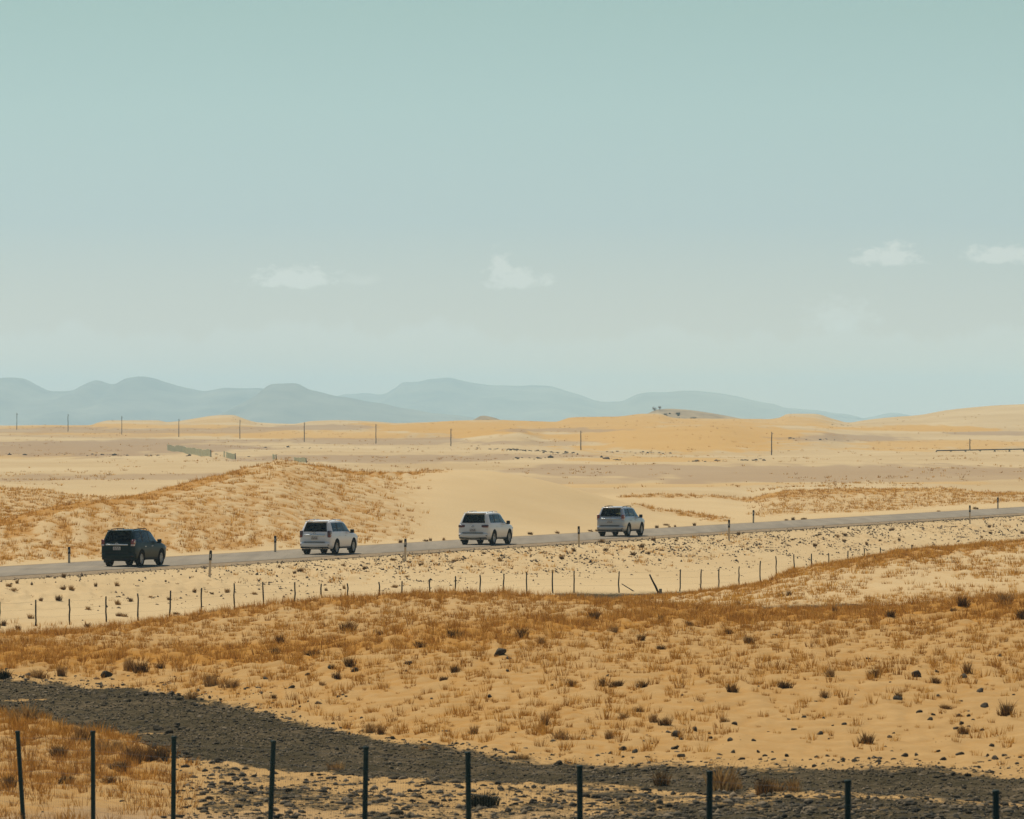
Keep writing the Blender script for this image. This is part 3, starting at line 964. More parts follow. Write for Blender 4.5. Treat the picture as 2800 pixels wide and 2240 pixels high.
def slat_fence(pa, ya, pb, yb, h, n, label, gap=0.0, seed=0):
    rnd = random.Random(seed)
    Da, Db = 8.35 * FPX / (ya - YH), 8.35 * FPX / (yb - YH)
    A = Vector(((pa - 1400) / FPX * Da, Da, 0)); B = Vector(((pb - 1400) / FPX * Db, Db, 0))
    root = empty('slat_fence', (A.x, A.y, gz(A.x, A.y)))
    tag(root, label, 'fence', 'green slat fences on the plain')
    d = (B - A); d.normalize(); nrm = Vector((-d.y, d.x, 0))
    step = (B - A).length / n
    for k in range(n):
        if rnd.random() < gap: continue
        p = A.lerp(B, (k + 0.5) / n)
        g = gz(p.x, p.y); hh = h * rnd.uniform(0.9, 1.06)
        bm = bmesh.new()
        w = step * 0.37
        M = Matrix.Translation((p.x, p.y, g)) @ Matrix(((d.x, nrm.x, 0, 0), (d.y, nrm.y, 0, 0), (0, 0, 1, 0), (0, 0, 0, 1))) @ Matrix.Rotation(rnd.uniform(-0.05, 0.05), 4, 'Y')
        box(bm, (-w, -0.03, -0.2), (w, 0.03, hh), 0, M)
        o = bm_obj('slat', bm, M_SLAT, root); o.location = -root.location
    bm = bmesh.new()
    for f in (0.3, 0.8):
        a = Vector((A.x, A.y, gz(A.x, A.y) + h * f)) + nrm * 0.08; b = Vector((B.x, B.y, gz(B.x, B.y) + h * f)) + nrm * 0.08
        tube(bm, a, b, 0.04, n=5)
    o = bm_obj('rail', bm, M_SLAT, root); o.location = -root.location
    bm = bmesh.new(); tube(bm, Vector((B.x, B.y, gz(B.x, B.y) - 0.2)), Vector((B.x, B.y, gz(B.x, B.y) + h)) - d * 0.9, 0.09, n=6)
    o = bm_obj('brace', bm, M_POLE, root); o.location = -root.location


slat_fence(457, 1231, 577, 1248, 1.35, 30, 'long faded green slat fence on the brown plain at the left', 0.0, 1)
slat_fence(611, 1248, 644, 1252, 1.1, 9, 'short faded green slat fence right of the long one', 0.1, 2)
slat_fence(800, 1259, 838, 1262, 0.8, 9, 'broken remains of a green slat fence above the grassy dune top', 0.35, 3)
slat_fence(745, 1254, 756, 1255, 0.9, 4, 'tiny leaning scrap of green slat fence right of the short one', 0.3, 5)

# ------------------------------------------------------------------ dark pipeline at the right
M_PIPE = grain('dark_pipe', (0.03, 0.03, 0.028), (0.055, 0.053, 0.048), 1.5, 0.7, 0.2)


def pipeline():
    D = 1480.0
    pts = []
    for px in np.arange(2560, 3160, 40):
        x = (px - 1400) / FPX * D
        pts.append(Vector((x, D, zat(1232.5 - (px - 2560) * 0.018, D))))
    root = empty('pipeline', pts[0])
    tag(root, 'long dark pipeline on short supports crossing the plain at the right edge', 'pipeline')
    bm = bmesh.new()
    for a, b in zip(pts[:-1], pts[1:]): tube(bm, a, b, 0.13, n=8)
    o = bm_obj('pipe', bm, M_PIPE, root, True); o.location = -root.location
    for p in pts:
        g = gz(p.x, p.y)
        bm = bmesh.new(); box(bm, (p.x - 0.16, p.y - 0.2, min(g - 0.3, p.z - 0.6)), (p.x + 0.16, p.y + 0.2, p.z - 0.1), 0.02)
        box(bm, (p.x - 0.3, p.y - 0.35, min(g - 0.3, p.z - 0.6)), (p.x + 0.3, p.y + 0.35, g + 0.08))
        o = bm_obj('support', bm, M_CONC, root); o.location = -root.location


pipeline()


# ------------------------------------------------------------------ cars
def car_mats():
    def paint(name, c, metal=0.0, dust=0.12, rough=0.32):
        m = Mat(name, rough, 0.12 if 'black' in name else 0.5)
        n = m.noise(3.0, 5, 0.6, m.obj_co())
        g = m.n('ShaderNodeNewGeometry')
        # road dust settles low on the bodywork
        tc = m.n('ShaderNodeTexCoord'); sp = m.n('ShaderNodeSeparateXYZ'); m.l(tc.outputs['Object'], sp.inputs[0])
        low = m.ramp(m.math('MULTIPLY', sp.outputs[2], 0.5), [(0.15, 1.0), (0.6, 0.35)])
        f = m.math('MULTIPLY', m.math('MULTIPLY', low, m.ramp(n, [(0.3, 0.3), (0.7, 1.0)])), dust)
        m.color(m.mix(f, c, (0.42, 0.31, 0.18)))
        m.b.inputs['Metallic'].default_value = metal
        m.b.inputs['Coat Weight'].default_value = 0.0 if 'black' in name else 0.35
        m.b.inputs['Coat Roughness'].default_value = 0.12
        return m.m

    def glass(name, c):
        mt = bpy.data.materials.new(name); mt.use_nodes = True
        nt = mt.node_tree; nt.nodes.clear()
        out = nt.nodes.new('ShaderNodeOutputMaterial'); mx = nt.nodes.new('ShaderNodeMixShader')
        tr = nt.nodes.new('ShaderNodeBsdfTransparent'); gl = nt.nodes.new('ShaderNodeBsdfGlossy')
        tr.inputs[0].default_value = (*c, 1)
        gl.inputs[0].default_value = (0.9, 0.95, 0.95, 1); gl.inputs['Roughness'].default_value = 0.04
        fr = nt.nodes.new('ShaderNodeFresnel'); fr.inputs[0].default_value = 1.28
        nt.links.new(fr.outputs[0], mx.inputs[0]); nt.links.new(tr.outputs[0], mx.inputs[1]); nt.links.new(gl.outputs[0], mx.inputs[2])
        nt.links.new(mx.outputs[0], out.inputs[0])
        return mt
    d = {}
    d['black'] = paint('black_paint', (0.004, 0.019, 0.018), 0.0, 0.03, 0.33)
    d['white'] = paint('white_paint', (0.80, 0.77, 0.72), 0.0, 0.22)
    d['pearl'] = paint('pearl_white_paint', (0.78, 0.74, 0.67), 0.0, 0.28)
    d['silver'] = paint('silver_paint', (0.46, 0.46, 0.45), 0.35, 0.30)
    d['glass'] = glass('tinted_glass', (0.50, 0.56, 0.51))
    d['dark_glass'] = glass('privacy_glass', (0.26, 0.30, 0.27))
    d['tyre'] = grain('dusty_tyre', (0.010, 0.011, 0.010), (0.028, 0.025, 0.020), 6, 0.95, 0.1)
    d['rim'] = grain('alloy', (0.36, 0.34, 0.29), (0.46, 0.44, 0.39), 8, 0.4, 0.5, metal=0.4)
    d['plastic'] = grain('black_plastic', (0.014, 0.015, 0.015), (0.030, 0.029, 0.026), 6, 0.7, 0.3)
    d['chrome'] = grain('chrome', (0.55, 0.57, 0.57), (0.68, 0.69, 0.68), 4, 0.25, 0.5, metal=0.8)
    d['red'] = grain('red_lens', (0.16, 0.018, 0.016), (0.24, 0.03, 0.026), 5, 0.2, 0.6)
    d['smoke'] = grain('smoked_red_lens', (0.050, 0.014, 0.012), (0.09, 0.02, 0.018), 5, 0.2, 0.6)
    d['clear'] = grain('clear_lens', (0.50, 0.42, 0.40), (0.62, 0.55, 0.52), 9, 0.15, 0.6)
    d['plate'] = grain('plate_white', (0.50, 0.44, 0.38), (0.58, 0.52, 0.45), 5, 0.6, 0.3)
    d['ink'] = grain('plate_ink', (0.05, 0.04, 0.05), (0.07, 0.06, 0.06), 5, 0.7, 0.2)
    d['seat'] = grain('dark_upholstery', (0.020, 0.020, 0.018), (0.035, 0.033, 0.030), 6, 0.9, 0.1)
    return d


CM = car_mats()


def lathe_x(bm, prof, n=28):
    """revolve (x, r) profile round the x axis"""
    rings = []
    for x, r in prof:
        rings.append([bm.verts.new((x, r * math.cos(2 * math.pi * k / n), r * math.sin(2 * math.pi * k / n))) for k in range(n)])
    for A, B in zip(rings[:-1], rings[1:]):
        for k in range(n):
            bm.faces.new((A[k], A[(k + 1) % n], B[(k + 1) % n], B[k]))
    return rings


_wheel = {}


def wheel(parent, x, y, r, side):
    key = round(r, 3)
    if key not in _wheel:
        bm = bmesh.new()
        lathe_x(bm, [(-0.10, r * 0.64), (-0.125, r * 0.72), (-0.125, r * 0.90), (-0.10, r * 0.985), (-0.05, r), (0.05, r), (0.10, r * 0.985), (0.125, r * 0.90), (0.125, r * 0.72), (0.10, r * 0.64)])
        for k in range(40):                                                # tread blocks
            t = 2 * math.pi * k / 40
            M = Matrix.Rotation(t, 4, 'X')
            for xs in (-0.062, 0.062):
                box(bm, (xs - 0.045, -0.020, r * 0.985), (xs + 0.045, 0.020, r * 1.008), 0, M)
        me = bpy.data.meshes.new('tyre'); bm.normal_update(); bm.to_mesh(me); bm.free(); me.materials.append(CM['tyre'])
        bm = bmesh.new()
        lathe_x(bm, [(-0.10, r * 0.64), (0.05, r * 0.60), (0.098, r * 0.655), (0.104, r * 0.62), (0.085, r * 0.57), (0.02, r * 0.55)])
        rg = lathe_x(bm, [(0.075, 0.075), (0.09, 0.055), (0.092, 0.0)], 16)
        for k in range(6):
            M = Matrix.Rotation(2 * math.pi * k / 6, 4, 'X')
            box(bm, (0.045, -0.040, 0.05), (0.082, 0.040, r * 0.60), 0.008, M)
        rim = bpy.data.meshes.new('rim')
        for f in bm.faces: f.smooth = True
        bm.normal_update(); bm.to_mesh(rim); bm.free(); rim.materials.append(CM['rim'])
        bm = bmesh.new(); lathe_x(bm, [(0.0, 0.0), (0.0, r * 0.56), (0.02, r * 0.56), (0.02, 0.0)], 24)
        br = bpy.data.meshes.new('brake_disc'); bm.to_mesh(br); bm.free(); br.materials.append(CM['plastic'])
        _wheel[key] = (me, rim, br)
    w = bpy.data.objects.new('wheel', None); link(w, parent)
    w.location = (x, y, r); w.rotation_euler = (random.uniform(0, 6.28) if side > 0 else random.uniform(0, 6.28), 0, 0 if side > 0 else math.pi)
    w.empty_display_size = 0.1
    for nm, me in zip(('tyre', 'rim', 'brake_disc'), _wheel[key]):
        link(bpy.data.objects.new(nm, me), w)


def make_car(name, label, loc, rz, paint, kind):
    big = kind == 'large'
    sx, sy, sz = (1.045, 1.04, 1.03) if big else (1.0, 1.0, 1.0)
    root = empty(name, loc, rz)
    root.scale = (1.035, 1.035, 1.035)
    tag(root, label, 'car', 'cars driving away along the road')
    P = CM[paint]
    wb = curve([(-2.38, 0.835), (-2.28, 0.905), (-1.7, 0.94), (0, 0.945), (1.5, 0.94), (2.0, 0.905), (2.25, 0.84), (2.38, 0.70)])
    belt = curve([(-2.38, 1.18), (0.5, 1.15), (1.2, 1.12), (1.9, 1.05), (2.38, 0.92)])
    top = curve([(-2.38, 1.79), (-2.15, 1.825), (-1.5, 1.85), (-0.5, 1.86), (0.1, 1.83), (0.45, 1.75), (0.80, 1.50), (1.2, 1.185), (1.32, 1.165), (1.9, 1.10), (2.22, 1.01), (2.38, 0.93)])
    wt = curve([(-2.38, 0.66), (-1.8, 0.70), (-0.4, 0.71), (0.45, 0.68), (1.15, 0.76), (1.4, 0.80), (2.0, 0.76), (2.38, 0.60)])
    sidex = curve([(0.30, 0.90), (0.42, 0.965), (0.55, 0.985), (0.78, 1.0), (0.98, 0.992), (1.10, 0.972), (1.20, 0.955)])
    shift = curve([(0.30, 0.06), (0.55, 0.0), (0.9, 0.0), (1.18, 0.035), (1.85, 0.33)])
    ys = np.unique(np.round(np.concatenate([np.linspace(-2.38, -2.2, 6), np.arange(-2.14, 2.24, 0.055), np.linspace(2.24, 2.38, 5)]), 4))
    nl, ng, nr_ = 15, 9, 8
    sec = []
    for y in ys:
        w, zb, zt, wr = float(wb(y)), float(belt(y)), float(top(y)), float(wt(y))
        ze = zb + (zt - zb) * 0.90
        xs, zs = [0.72 * w], [0.30]
        for k in range(nl):
            z = 0.31 + (zb - 0.31) * k / (nl - 1)
            xs.append(w * float(sidex(0.30 + (z - 0.31) / (zb - 0.31) * 0.9))); zs.append(z)
        for k in range(1, ng + 1):
            h = k / ng
            xs.append((0.955 * w - 0.012) + (wr - 0.955 * w + 0.012) * h ** 1.15); zs.append(zb + 0.004 + (ze - zb) * h)
        for k in range(1, nr_ + 1):
            t = k / nr_
            xs.append(wr * (1 - t) if t > 0.3 else wr * (1 - t)); zs.append(ze + (zt - ze) * math.sin(min(1, t * 1.25) * math.pi / 2) ** 0.8)
        sec.append((xs, zs))
    sec = np.array(sec)                                                    # station, (x,z), j
    J = sec.shape[2]
    X, Z = sec[:, 0, :], sec[:, 1, :]
    Y = np.repeat(ys[:, None], J, 1)
    fall = np.clip(1 - (Y + 2.38) / 1.0, 0, 1)
    Y = Y + shift(Z) * fall
    fallf = np.clip(1 - (2.38 - Y) / 0.5, 0, 1)
    wheels_y, wr0 = (1.395, -1.395), 0.385
    archr = 0.475
    dead = np.zeros((len(ys) - 1, J - 1), bool)
    jl = 1 + nl - 1
    for wy in wheels_y:                                                    # cut the wheel arches, snap the rim of the hole to a circle
        d = np.hypot(Y - wy, Z - wr0 - 0.02)
        for j in range(0, jl + 1):
            pass
        c = (np.roll(d, 0)[:-1, :-1] + d[1:, :-1] + d[:-1, 1:] + d[1:, 1:]) / 4
        k = (c < archr)
        k[:, jl:] = False
        dead |= k
    for wy in wheels_y:
        zc = wr0 + 0.02
        d = np.hypot(Y - wy, Z - zc)
        near = np.zeros_like(d, bool)
        dd = np.pad(dead, 1)
        anyd = dd[:-1, :-1] | dd[1:, :-1] | dd[:-1, 1:] | dd[1:, 1:]
        alld = dd[:-1, :-1] & dd[1:, :-1] & dd[:-1, 1:] & dd[1:, 1:]
        edge = anyd & ~alld & (np.abs(d - archr) < 0.06)
        f = np.where(edge, archr / np.maximum(d, 1e-3), 1.0)
        Y = np.where(edge, wy + (Y - wy) * f, Y); Z = np.where(edge, zc + (Z - zc) * f, Z)
    X, Y, Z = X * sx, Y * sy, Z * sz
    parts = {}

    def cell(i, j):
        y = (ys[i] + ys[i + 1]) / 2
        if j < jl:
            if 2 < j and -0.18 <= y < 1.0: return 'door_f'
            if 2 < j and -1.12 <= y < -0.18: return 'door_r'
            return 'body'
        if j < jl + ng:
            k = j - jl
            if 1 <= k <= ng - 2:
                if -0.10 <= y < 0.98: return 'win_f'
                if -1.06 <= y < -0.22: return 'win_r'
                if -1.98 <= y < -1.18: return 'win_q'
                if -1.98 <= y < 0.98: return 'pillar'
            return 'body'
        k = j - jl - ng
        if 0.46 <= y < 1.18: return 'windshield' if k >= 1 else 'body'
        if y >= 1.22: return 'bonnet' if k >= 0 else 'body'
        return 'roof'

    def add(part, quad):
        parts.setdefault(part, []).append(quad)
    for i in range(len(ys) - 1):
        for j in range(J - 1):
            if dead[i, j]: continue
            q = [(X[i, j], Y[i, j], Z[i, j]), (X[i + 1, j], Y[i + 1, j], Z[i + 1, j]), (X[i + 1, j + 1], Y[i + 1, j + 1], Z[i + 1, j + 1]), (X[i, j + 1], Y[i, j + 1], Z[i, j + 1])]
            p = cell(i, j)
            mq = [(-a, b, c) for a, b, c in q][::-1]
            if p in ('door_f', 'door_r', 'win_f', 'win_r', 'win_q'):
                add(p + '+', q); add(p + '-', mq)
            else:
                add(p, q); add(p, mq)
    nx = 16
    tg = np.linspace(-1, 1, nx + 1)

    def cap(i, sign, fn):
        for j in range(J - 1):
            for k in range(nx):
                q = []
                for (jj, kk) in ((j, k), (j, k + 1), (j + 1, k + 1), (j + 1, k)):
                    x = X[i, jj] * tg[kk]
                    q.append((x, Y[i, jj] + sign * 0.085 * (1 - tg[kk] ** 2) * (1 - 0.3 * abs(tg[kk])), Z[i, jj]))
                if sign < 0: q = q[:]
                else: q = q[::-1]
                add(fn((Z[i, j] + Z[i, j + 1]) / 2 / sz, abs(tg[k] + tg[k + 1]) / 2), q)
    lo_win = 1.22
    cap(0, -1, lambda z, t: 'rear_window' if (lo_win < z < 1.73 and t < 0.93) else ('tailgate' if 0.60 < z < 1.80 and t < 0.93 else 'body'))
    cap(len(ys) - 1, 1, lambda z, t: 'grille' if (0.62 < z < 0.9 and t < 0.6) else 'body')

    def mk(part, nm, mat, parent=root, smooth=True):
        quads = parts.get(part)
        if not quads: return None
        v = np.round(np.array(quads, float).reshape(-1, 3), 4)
        u, inv = np.unique(v, axis=0, return_inverse=True)
        faces = [tuple(dict.fromkeys(int(t) for t in f)) for f in inv.reshape(-1, 4)]
        faces = [f for f in faces if len(f) > 2]
        me = bpy.data.meshes.new(nm)
        me.from_pydata(u.tolist(), [], faces)
        for p in me.polygons: p.use_smooth = smooth
        me.materials.append(mat); me.update()
        return link(bpy.data.objects.new(nm, me), parent)
    mk('body', 'body', P); mk('roof', 'roof', P); mk('bonnet', 'bonnet', P)
    mk('pillar', 'door_pillars', CM['plastic']); mk('windshield', 'windscreen', CM['glass']); mk('grille', 'grille', CM['plastic'])
    tail = mk('tailgate', 'tailgate', P)
    mk('rear_window', 'rear_window', CM['dark_glass'], tail)
    for s in '+-':
        sg = 1 if s == '+' else -1
        for dn, wn, yh in (('door_f', 'win_f', 0.02), ('door_r', 'win_r', -0.92)):
            d = mk(dn + s, 'door', P)
            mk(wn + s, 'window', CM['glass'] if dn == 'door_f' else CM['dark_glass'], d)
            bm = bmesh.new(); x0 = 0.94 * sx * sg
            box(bm, (x0 - 0.03, yh * sy - 0.10, 0.985 * sz), (x0 + 0.03, yh * sy + 0.10, 1.02 * sz), 0.010)
            bm_obj('handle', bm, P if paint != 'black' else CM['chrome'], d, True)
        mk('win_q' + s, 'quarter_window', CM['dark_glass'])

    def part(nm, mat, fn, parent=root, smooth=False):
        bm = bmesh.new(); fn(bm); return bm_obj(nm, bm, mat, parent, smooth)
    yr = -2.38 * sy
    # rear bumper
    def bumper(bm):
        n = 17
        prof = [(0.02, 0.36), (-0.06, 0.40), (-0.105, 0.50), (-0.11, 0.60), (-0.085, 0.66), (0.04, 0.68)]
        rings = []
        for k in range(n):
            t = -1 + 2 * k / (n - 1)
            a = abs(t)
            bx = t * 0.93 * sx; by = yr - 0.075 * (1 - a ** 2) + (0.30 * max(0, a - 0.86) / 0.14 if a > 0.86 else 0)
            rings.append([bm.verts.new((bx, by + dy, z * sz)) for dy, z in prof])
        for A, B in zip(rings[:-1], rings[1:]):
            for k in range(len(prof) - 1): bm.faces.new((A[k], B[k], B[k + 1], A[k + 1]))
    bp = part('rear_bumper', P, bumper, root, True)
    part('bumper_step', CM['plastic'], lambda bm: box(bm, (-0.60 * sx, yr - 0.20, 0.665 * sz), (0.60 * sx, yr - 0.02, 0.695 * sz), 0.01), bp)
    part('lower_valance', CM['plastic'], lambda bm: box(bm, (-0.80 * sx, yr - 0.135, 0.345 * sz), (0.80 * sx, yr + 0.06, 0.43 * sz), 0.03), bp)
    for s in (-1, 1):
        part('fog_reflector', CM['smoke'], lambda bm: box(bm, (s * 0.76 * sx - 0.09, yr - 0.115, 0.50 * sz), (s * 0.76 * sx + 0.09, yr - 0.05, 0.545 * sz), 0.01), bp)
    # tail lamps
    for s in (-1, 1):
        if kind == 'large':
            l = part('tail_light', CM['smoke'], lambda bm: box(bm, (s * 0.68 * sx - 0.20, yr - 0.045, 1.00 * sz), (s * 0.68 * sx + 0.20, yr + 0.26, 1.135 * sz), 0.03), root, True)
            part('reverse_lens', CM['red'], lambda bm: box(bm, (s * 0.72 * sx - 0.15, yr - 0.052, 0.99 * sz), (s * 0.72 * sx + 0.155, yr + 0.20, 1.04 * sz), 0.012), l)
        elif kind == 'facelift':
            def lamp(bm):
                box(bm, (s * 0.80 - 0.085, yr - 0.025, 0.93), (s * 0.80 + 0.085, yr + 0.30, 1.30), 0.035, Matrix.Translation((0, 0.0, 0)))
            l = part('tail_light', CM['smoke'], lamp, root, True)
            part('reverse_lens', CM['red'], lambda bm: box(bm, (s * 0.82 - 0.05, yr - 0.030, 0.95), (s * 0.82 + 0.075, yr + 0.22, 1.06), 0.012), l)
        else:
            l = part('tail_light', CM['red'], lambda bm: box(bm, (s * 0.795 - 0.085, yr - 0.02, 1.02), (s * 0.795 + 0.085, yr + 0.30, 1.36), 0.035), root, True)
            part('reverse_lens', CM['clear'], lambda bm: (box(bm, (s * 0.80 - 0.075, yr - 0.028, 1.04), (s * 0.80 + 0.085, yr + 0.16, 1.12), 0.012), box(bm, (s * 0.80 - 0.02, yr + 0.02, 1.20), (s * 0.80 + 0.09, yr + 0.14, 1.28), 0.012)), l)
    # tailgate trim, plate, emblem, wiper
    zg = {'large': 0.0, 'facelift': 1.05, 'old': 1.10}[kind]
    yb = yr - 0.085
    if zg:
        part('garnish', CM['chrome'], lambda bm: box(bm, (-0.60, yb - 0.035, zg - 0.035), (0.60, yb + 0.05, zg + 0.04), 0.018), tail, True)
    zp = {'large': 0.86, 'facelift': 0.90, 'old': 0.92}[kind]
    pl = part('number_plate', CM['plate'] if kind != 'large' else CM['plate'], lambda bm: box(bm, (-0.20, yb - 0.035, zp - 0.085), (0.20, yb - 0.015, zp + 0.085), 0.006), tail)
    part('plate_characters', CM['ink'], lambda bm: [box(bm, (x - 0.022, yb - 0.037, zp + z0), (x + 0.022, yb - 0.0352, zp + z1)) for x, z0, z1 in ((-0.10, 0.015, 0.06), (0.0, 0.015, 0.06), (0.10, 0.015, 0.06), (-0.13, -0.06, -0.005), (-0.04, -0.06, -0.005), (0.05, -0.06, -0.005), (0.13, -0.06, -0.005))], pl)
    part('emblem', CM['chrome'], lambda bm: lathe_emblem(bm, yb - 0.03, 1.15 if zg else 1.08), tail, True)
    part('rear_wiper', CM['plastic'], lambda bm: box(bm, (-0.35, yr - 0.06, 1.245 * sz), (0.05, yr - 0.035, 1.265 * sz), 0.005), tail)
    part('spoiler', P, lambda bm: box(bm, (-0.60 * sx, yr + 0.12, 1.775 * sz), (0.60 * sx, yr + 0.52, 1.83 * sz), 0.022), tail, True)
    # roof rails
    for s in (-1, 1):
        def rail(bm):
            x = s * 0.60 * sx; z = 1.872 * sz
            pts = [(x, -1.75, z - 0.065), (x, -1.65, z - 0.01), (x, -0.8, z + 0.018), (x, 0.0, z + 0.005), (x, 0.12, z - 0.06)]
            for a, b in zip(pts[:-1], pts[1:]): tube(bm, a, b, 0.022, n=8)
            tube(bm, (x, -0.8, z - 0.07), (x, -0.8, z + 0.015), 0.022)
        part('roof_rail', CM['plastic'] if paint in ('black', 'silver') else CM['chrome'], rail, root, True)
    # mirrors
    for s in (-1, 1):
        def mirror(bm):
            box(bm, (s * 1.05 * sx - 0.105, 0.76 * sy - 0.07, 1.13 * sz), (s * 1.05 * sx + 0.105, 0.76 * sy + 0.08, 1.34 * sz), 0.045)
            box(bm, (s * 0.92 * sx - 0.06, 0.80 * sy - 0.03, 1.14 * sz), (s * 0.92 * sx + 0.06, 0.80 * sy + 0.03, 1.18 * sz), 0.01)
        mo = part('wing_mirror', CM['plastic'] if paint != 'black' else P, mirror, root, True)
        part('mirror_glass', CM['dark_glass'], lambda bm: box(bm, (s * 1.05 * sx - 0.085, 0.76 * sy - 0.078, 1.155 * sz), (s * 1.05 * sx + 0.085, 0.76 * sy - 0.071, 1.315 * sz)), mo)
    for s in (-1, 1):
        part('headlight', CM['clear'], lambda bm: box(bm, (s * 0.70 * sx - 0.15, 2.10 * sy, 0.80 * sz), (s * 0.70 * sx + 0.15, 2.33 * sy, 0.95 * sz), 0.04), root, True)
        part('side_step', CM['plastic'], lambda bm: box(bm, (s * 0.88 * sx - 0.09, -0.88 * sy, 0.33), (s * 0.88 * sx + 0.07, 0.88 * sy, 0.39), 0.02), root, True)
        for wy in wheels_y:
            def liner(bm):
                n = 14
                A, B = [], []
                for k in range(n + 1):
                    t = math.pi * (-0.08 + 1.16 * k / n)
                    p = (wy * sy + 0.475 * math.cos(t) * sy, 0.405 + 0.475 * math.sin(t) * sz)
                    A.append(bm.verts.new((s * 0.50, p[0], p[1]))); B.append(bm.verts.new((s * 0.925 * sx, p[0], p[1])))
                for k in range(n): bm.faces.new((A[k], A[k + 1], B[k + 1], B[k]))
                bm.faces.new(A)
            part('wheel_arch_liner', CM['plastic'], liner)
            wheel(root, s * 0.815 * sx, wy * sy, 0.385 if not big else 0.395, s)
            part('mud_flap', CM['plastic'], lambda bm: box(bm, (s * 0.82 * sx - 0.12, wy * sy - 0.49, 0.19), (s * 0.82 * sx + 0.10, wy * sy - 0.465, 0.42), 0.005))
    part('underbody', CM['plastic'], lambda bm: (box(bm, (-0.50, -2.15 * sy, 0.34), (0.50, 2.15 * sy, 0.62), 0.04), box(bm, (-0.78, -0.85 * sy, 0.32), (0.78, 0.85 * sy, 0.6), 0.03), box(bm, (-0.70, -1.44 * sy, 0.27), (0.70, -1.36 * sy, 0.40), 0.03), tube(bm, (0.45, -1.2, 0.33), (0.45, yr - 0.02, 0.34), 0.035), box(bm, (-0.4, -2.1, 0.27), (0.35, -1.65, 0.4), 0.05)))
    # cabin floor and seats seen through the glass
    part('cabin_floor', CM['seat'], lambda bm: (box(bm, (-0.82, -2.15 * sy, 0.62), (0.82, 1.1 * sy, 0.90 * sz)), box(bm, (-0.80, 0.72, 0.9), (0.80, 1.15, 1.16), 0.05)))
    seats = [(-0.38, 0.05, 1.36), (0.38, 0.05, 1.36), (-0.46, -0.85, 1.34), (0.46, -0.85, 1.34)] + ([] if kind == 'old' else [(0.0, -0.85, 1.30)])
    for (x, y, z) in seats:
        part('seat', CM['seat'], lambda bm: (box(bm, (x - 0.24, y - 0.10, 0.85), (x + 0.24, y + 0.08, z), 0.05), box(bm, (x - 0.13, y - 0.08, z + 0.05), (x + 0.13, y + 0.03, z + 0.25), 0.05), tube(bm, (x, y - 0.03, z - 0.02), (x, y - 0.03, z + 0.08), 0.02)), root, True)
    return root


def lathe_emblem(bm, y, z):
    n = 18
    for (ra, rb, rr) in ((0.075, 0.05, 0.011), (0.035, 0.045, 0.009), (0.06, 0.022, 0.008)):
        prev = None; first = None
        for k in range(n + 1):
            t = 2 * math.pi * k / n
            p = Vector((ra * math.cos(t), y, z + rb * math.sin(t) + (0.012 if ra == 0.06 else 0)))
            if prev is not None: tube(bm, prev, p, rr, n=5, caps=False)
            prev = p


random.seed(5)
RZ = -math.atan(TANR)
make_car('suv', 'dark black off-road car with chrome tailgate strip, last in the line at the left', road_pt(368, 2.3), RZ, 'black', 'old')
make_car('suv', 'white off-road car with upright dark tail lights following the big white one', road_pt(901, 2.3), RZ, 'white', 'facelift')
make_car('suv', 'big white off-road car with wide horizontal dark tail lights, second in line', road_pt(1330, 2.3), RZ, 'pearl', 'large')
make_car('suv', 'silver grey off-road car leading the line, furthest along the road', road_pt(1699, 2.3), RZ, 'silver', 'old')


# ------------------------------------------------------------------ dry vegetation
def leaf_mat(name, dark, mid, light, trans=0.35):
    m = Mat(name, 0.85, 0.1)
    a = m.n('ShaderNodeAttribute', attribute_name='shade')
    s = m.n('ShaderNodeSeparateColor'); m.l(a.outputs['Color'], s.inputs[0])
    c = m.ramp(s.outputs[0], [(0.0, dark), (0.5, mid), (1.0, light)])
    m.color(c)
    tr = m.n('ShaderNodeBsdfTranslucent'); m.l(c, tr.inputs[0])
    mx = m.n('ShaderNodeMixShader'); mx.inputs[0].default_value = trans
    out = [n for n in m.nt.nodes if n.type == 'OUTPUT_MATERIAL'][0]
    m.l(m.b.outputs[0], mx.inputs[1]); m.l(tr.outputs[0], mx.inputs[2]); m.l(mx.outputs[0], out.inputs[0])
    return m.m


M_GRASS = leaf_mat('dry_grass', (0.25, 0.110, 0.018), (0.44, 0.212, 0.038), (0.58, 0.325, 0.08), 0.45)
M_GRASS_FAR = leaf_mat('dry_grass_orange', (0.31, 0.140, 0.022), (0.50, 0.250, 0.043), (0.64, 0.365, 0.085), 0.45)
M_BUSH = leaf_mat('dark_dry_shrub', (0.06, 0.038, 0.015), (0.17, 0.092, 0.030), (0.32, 0.17, 0.05), 0.25)
M_BUSH_O = leaf_mat('orange_dry_shrub', (0.18, 0.095, 0.030), (0.32, 0.18, 0.06), (0.46, 0.28, 0.10), 0.3)
M_BUSH_G = leaf_mat('dark_green_shrub', (0.010, 0.018, 0.012), (0.022, 0.030, 0.018), (0.05, 0.05, 0.026), 0.15)


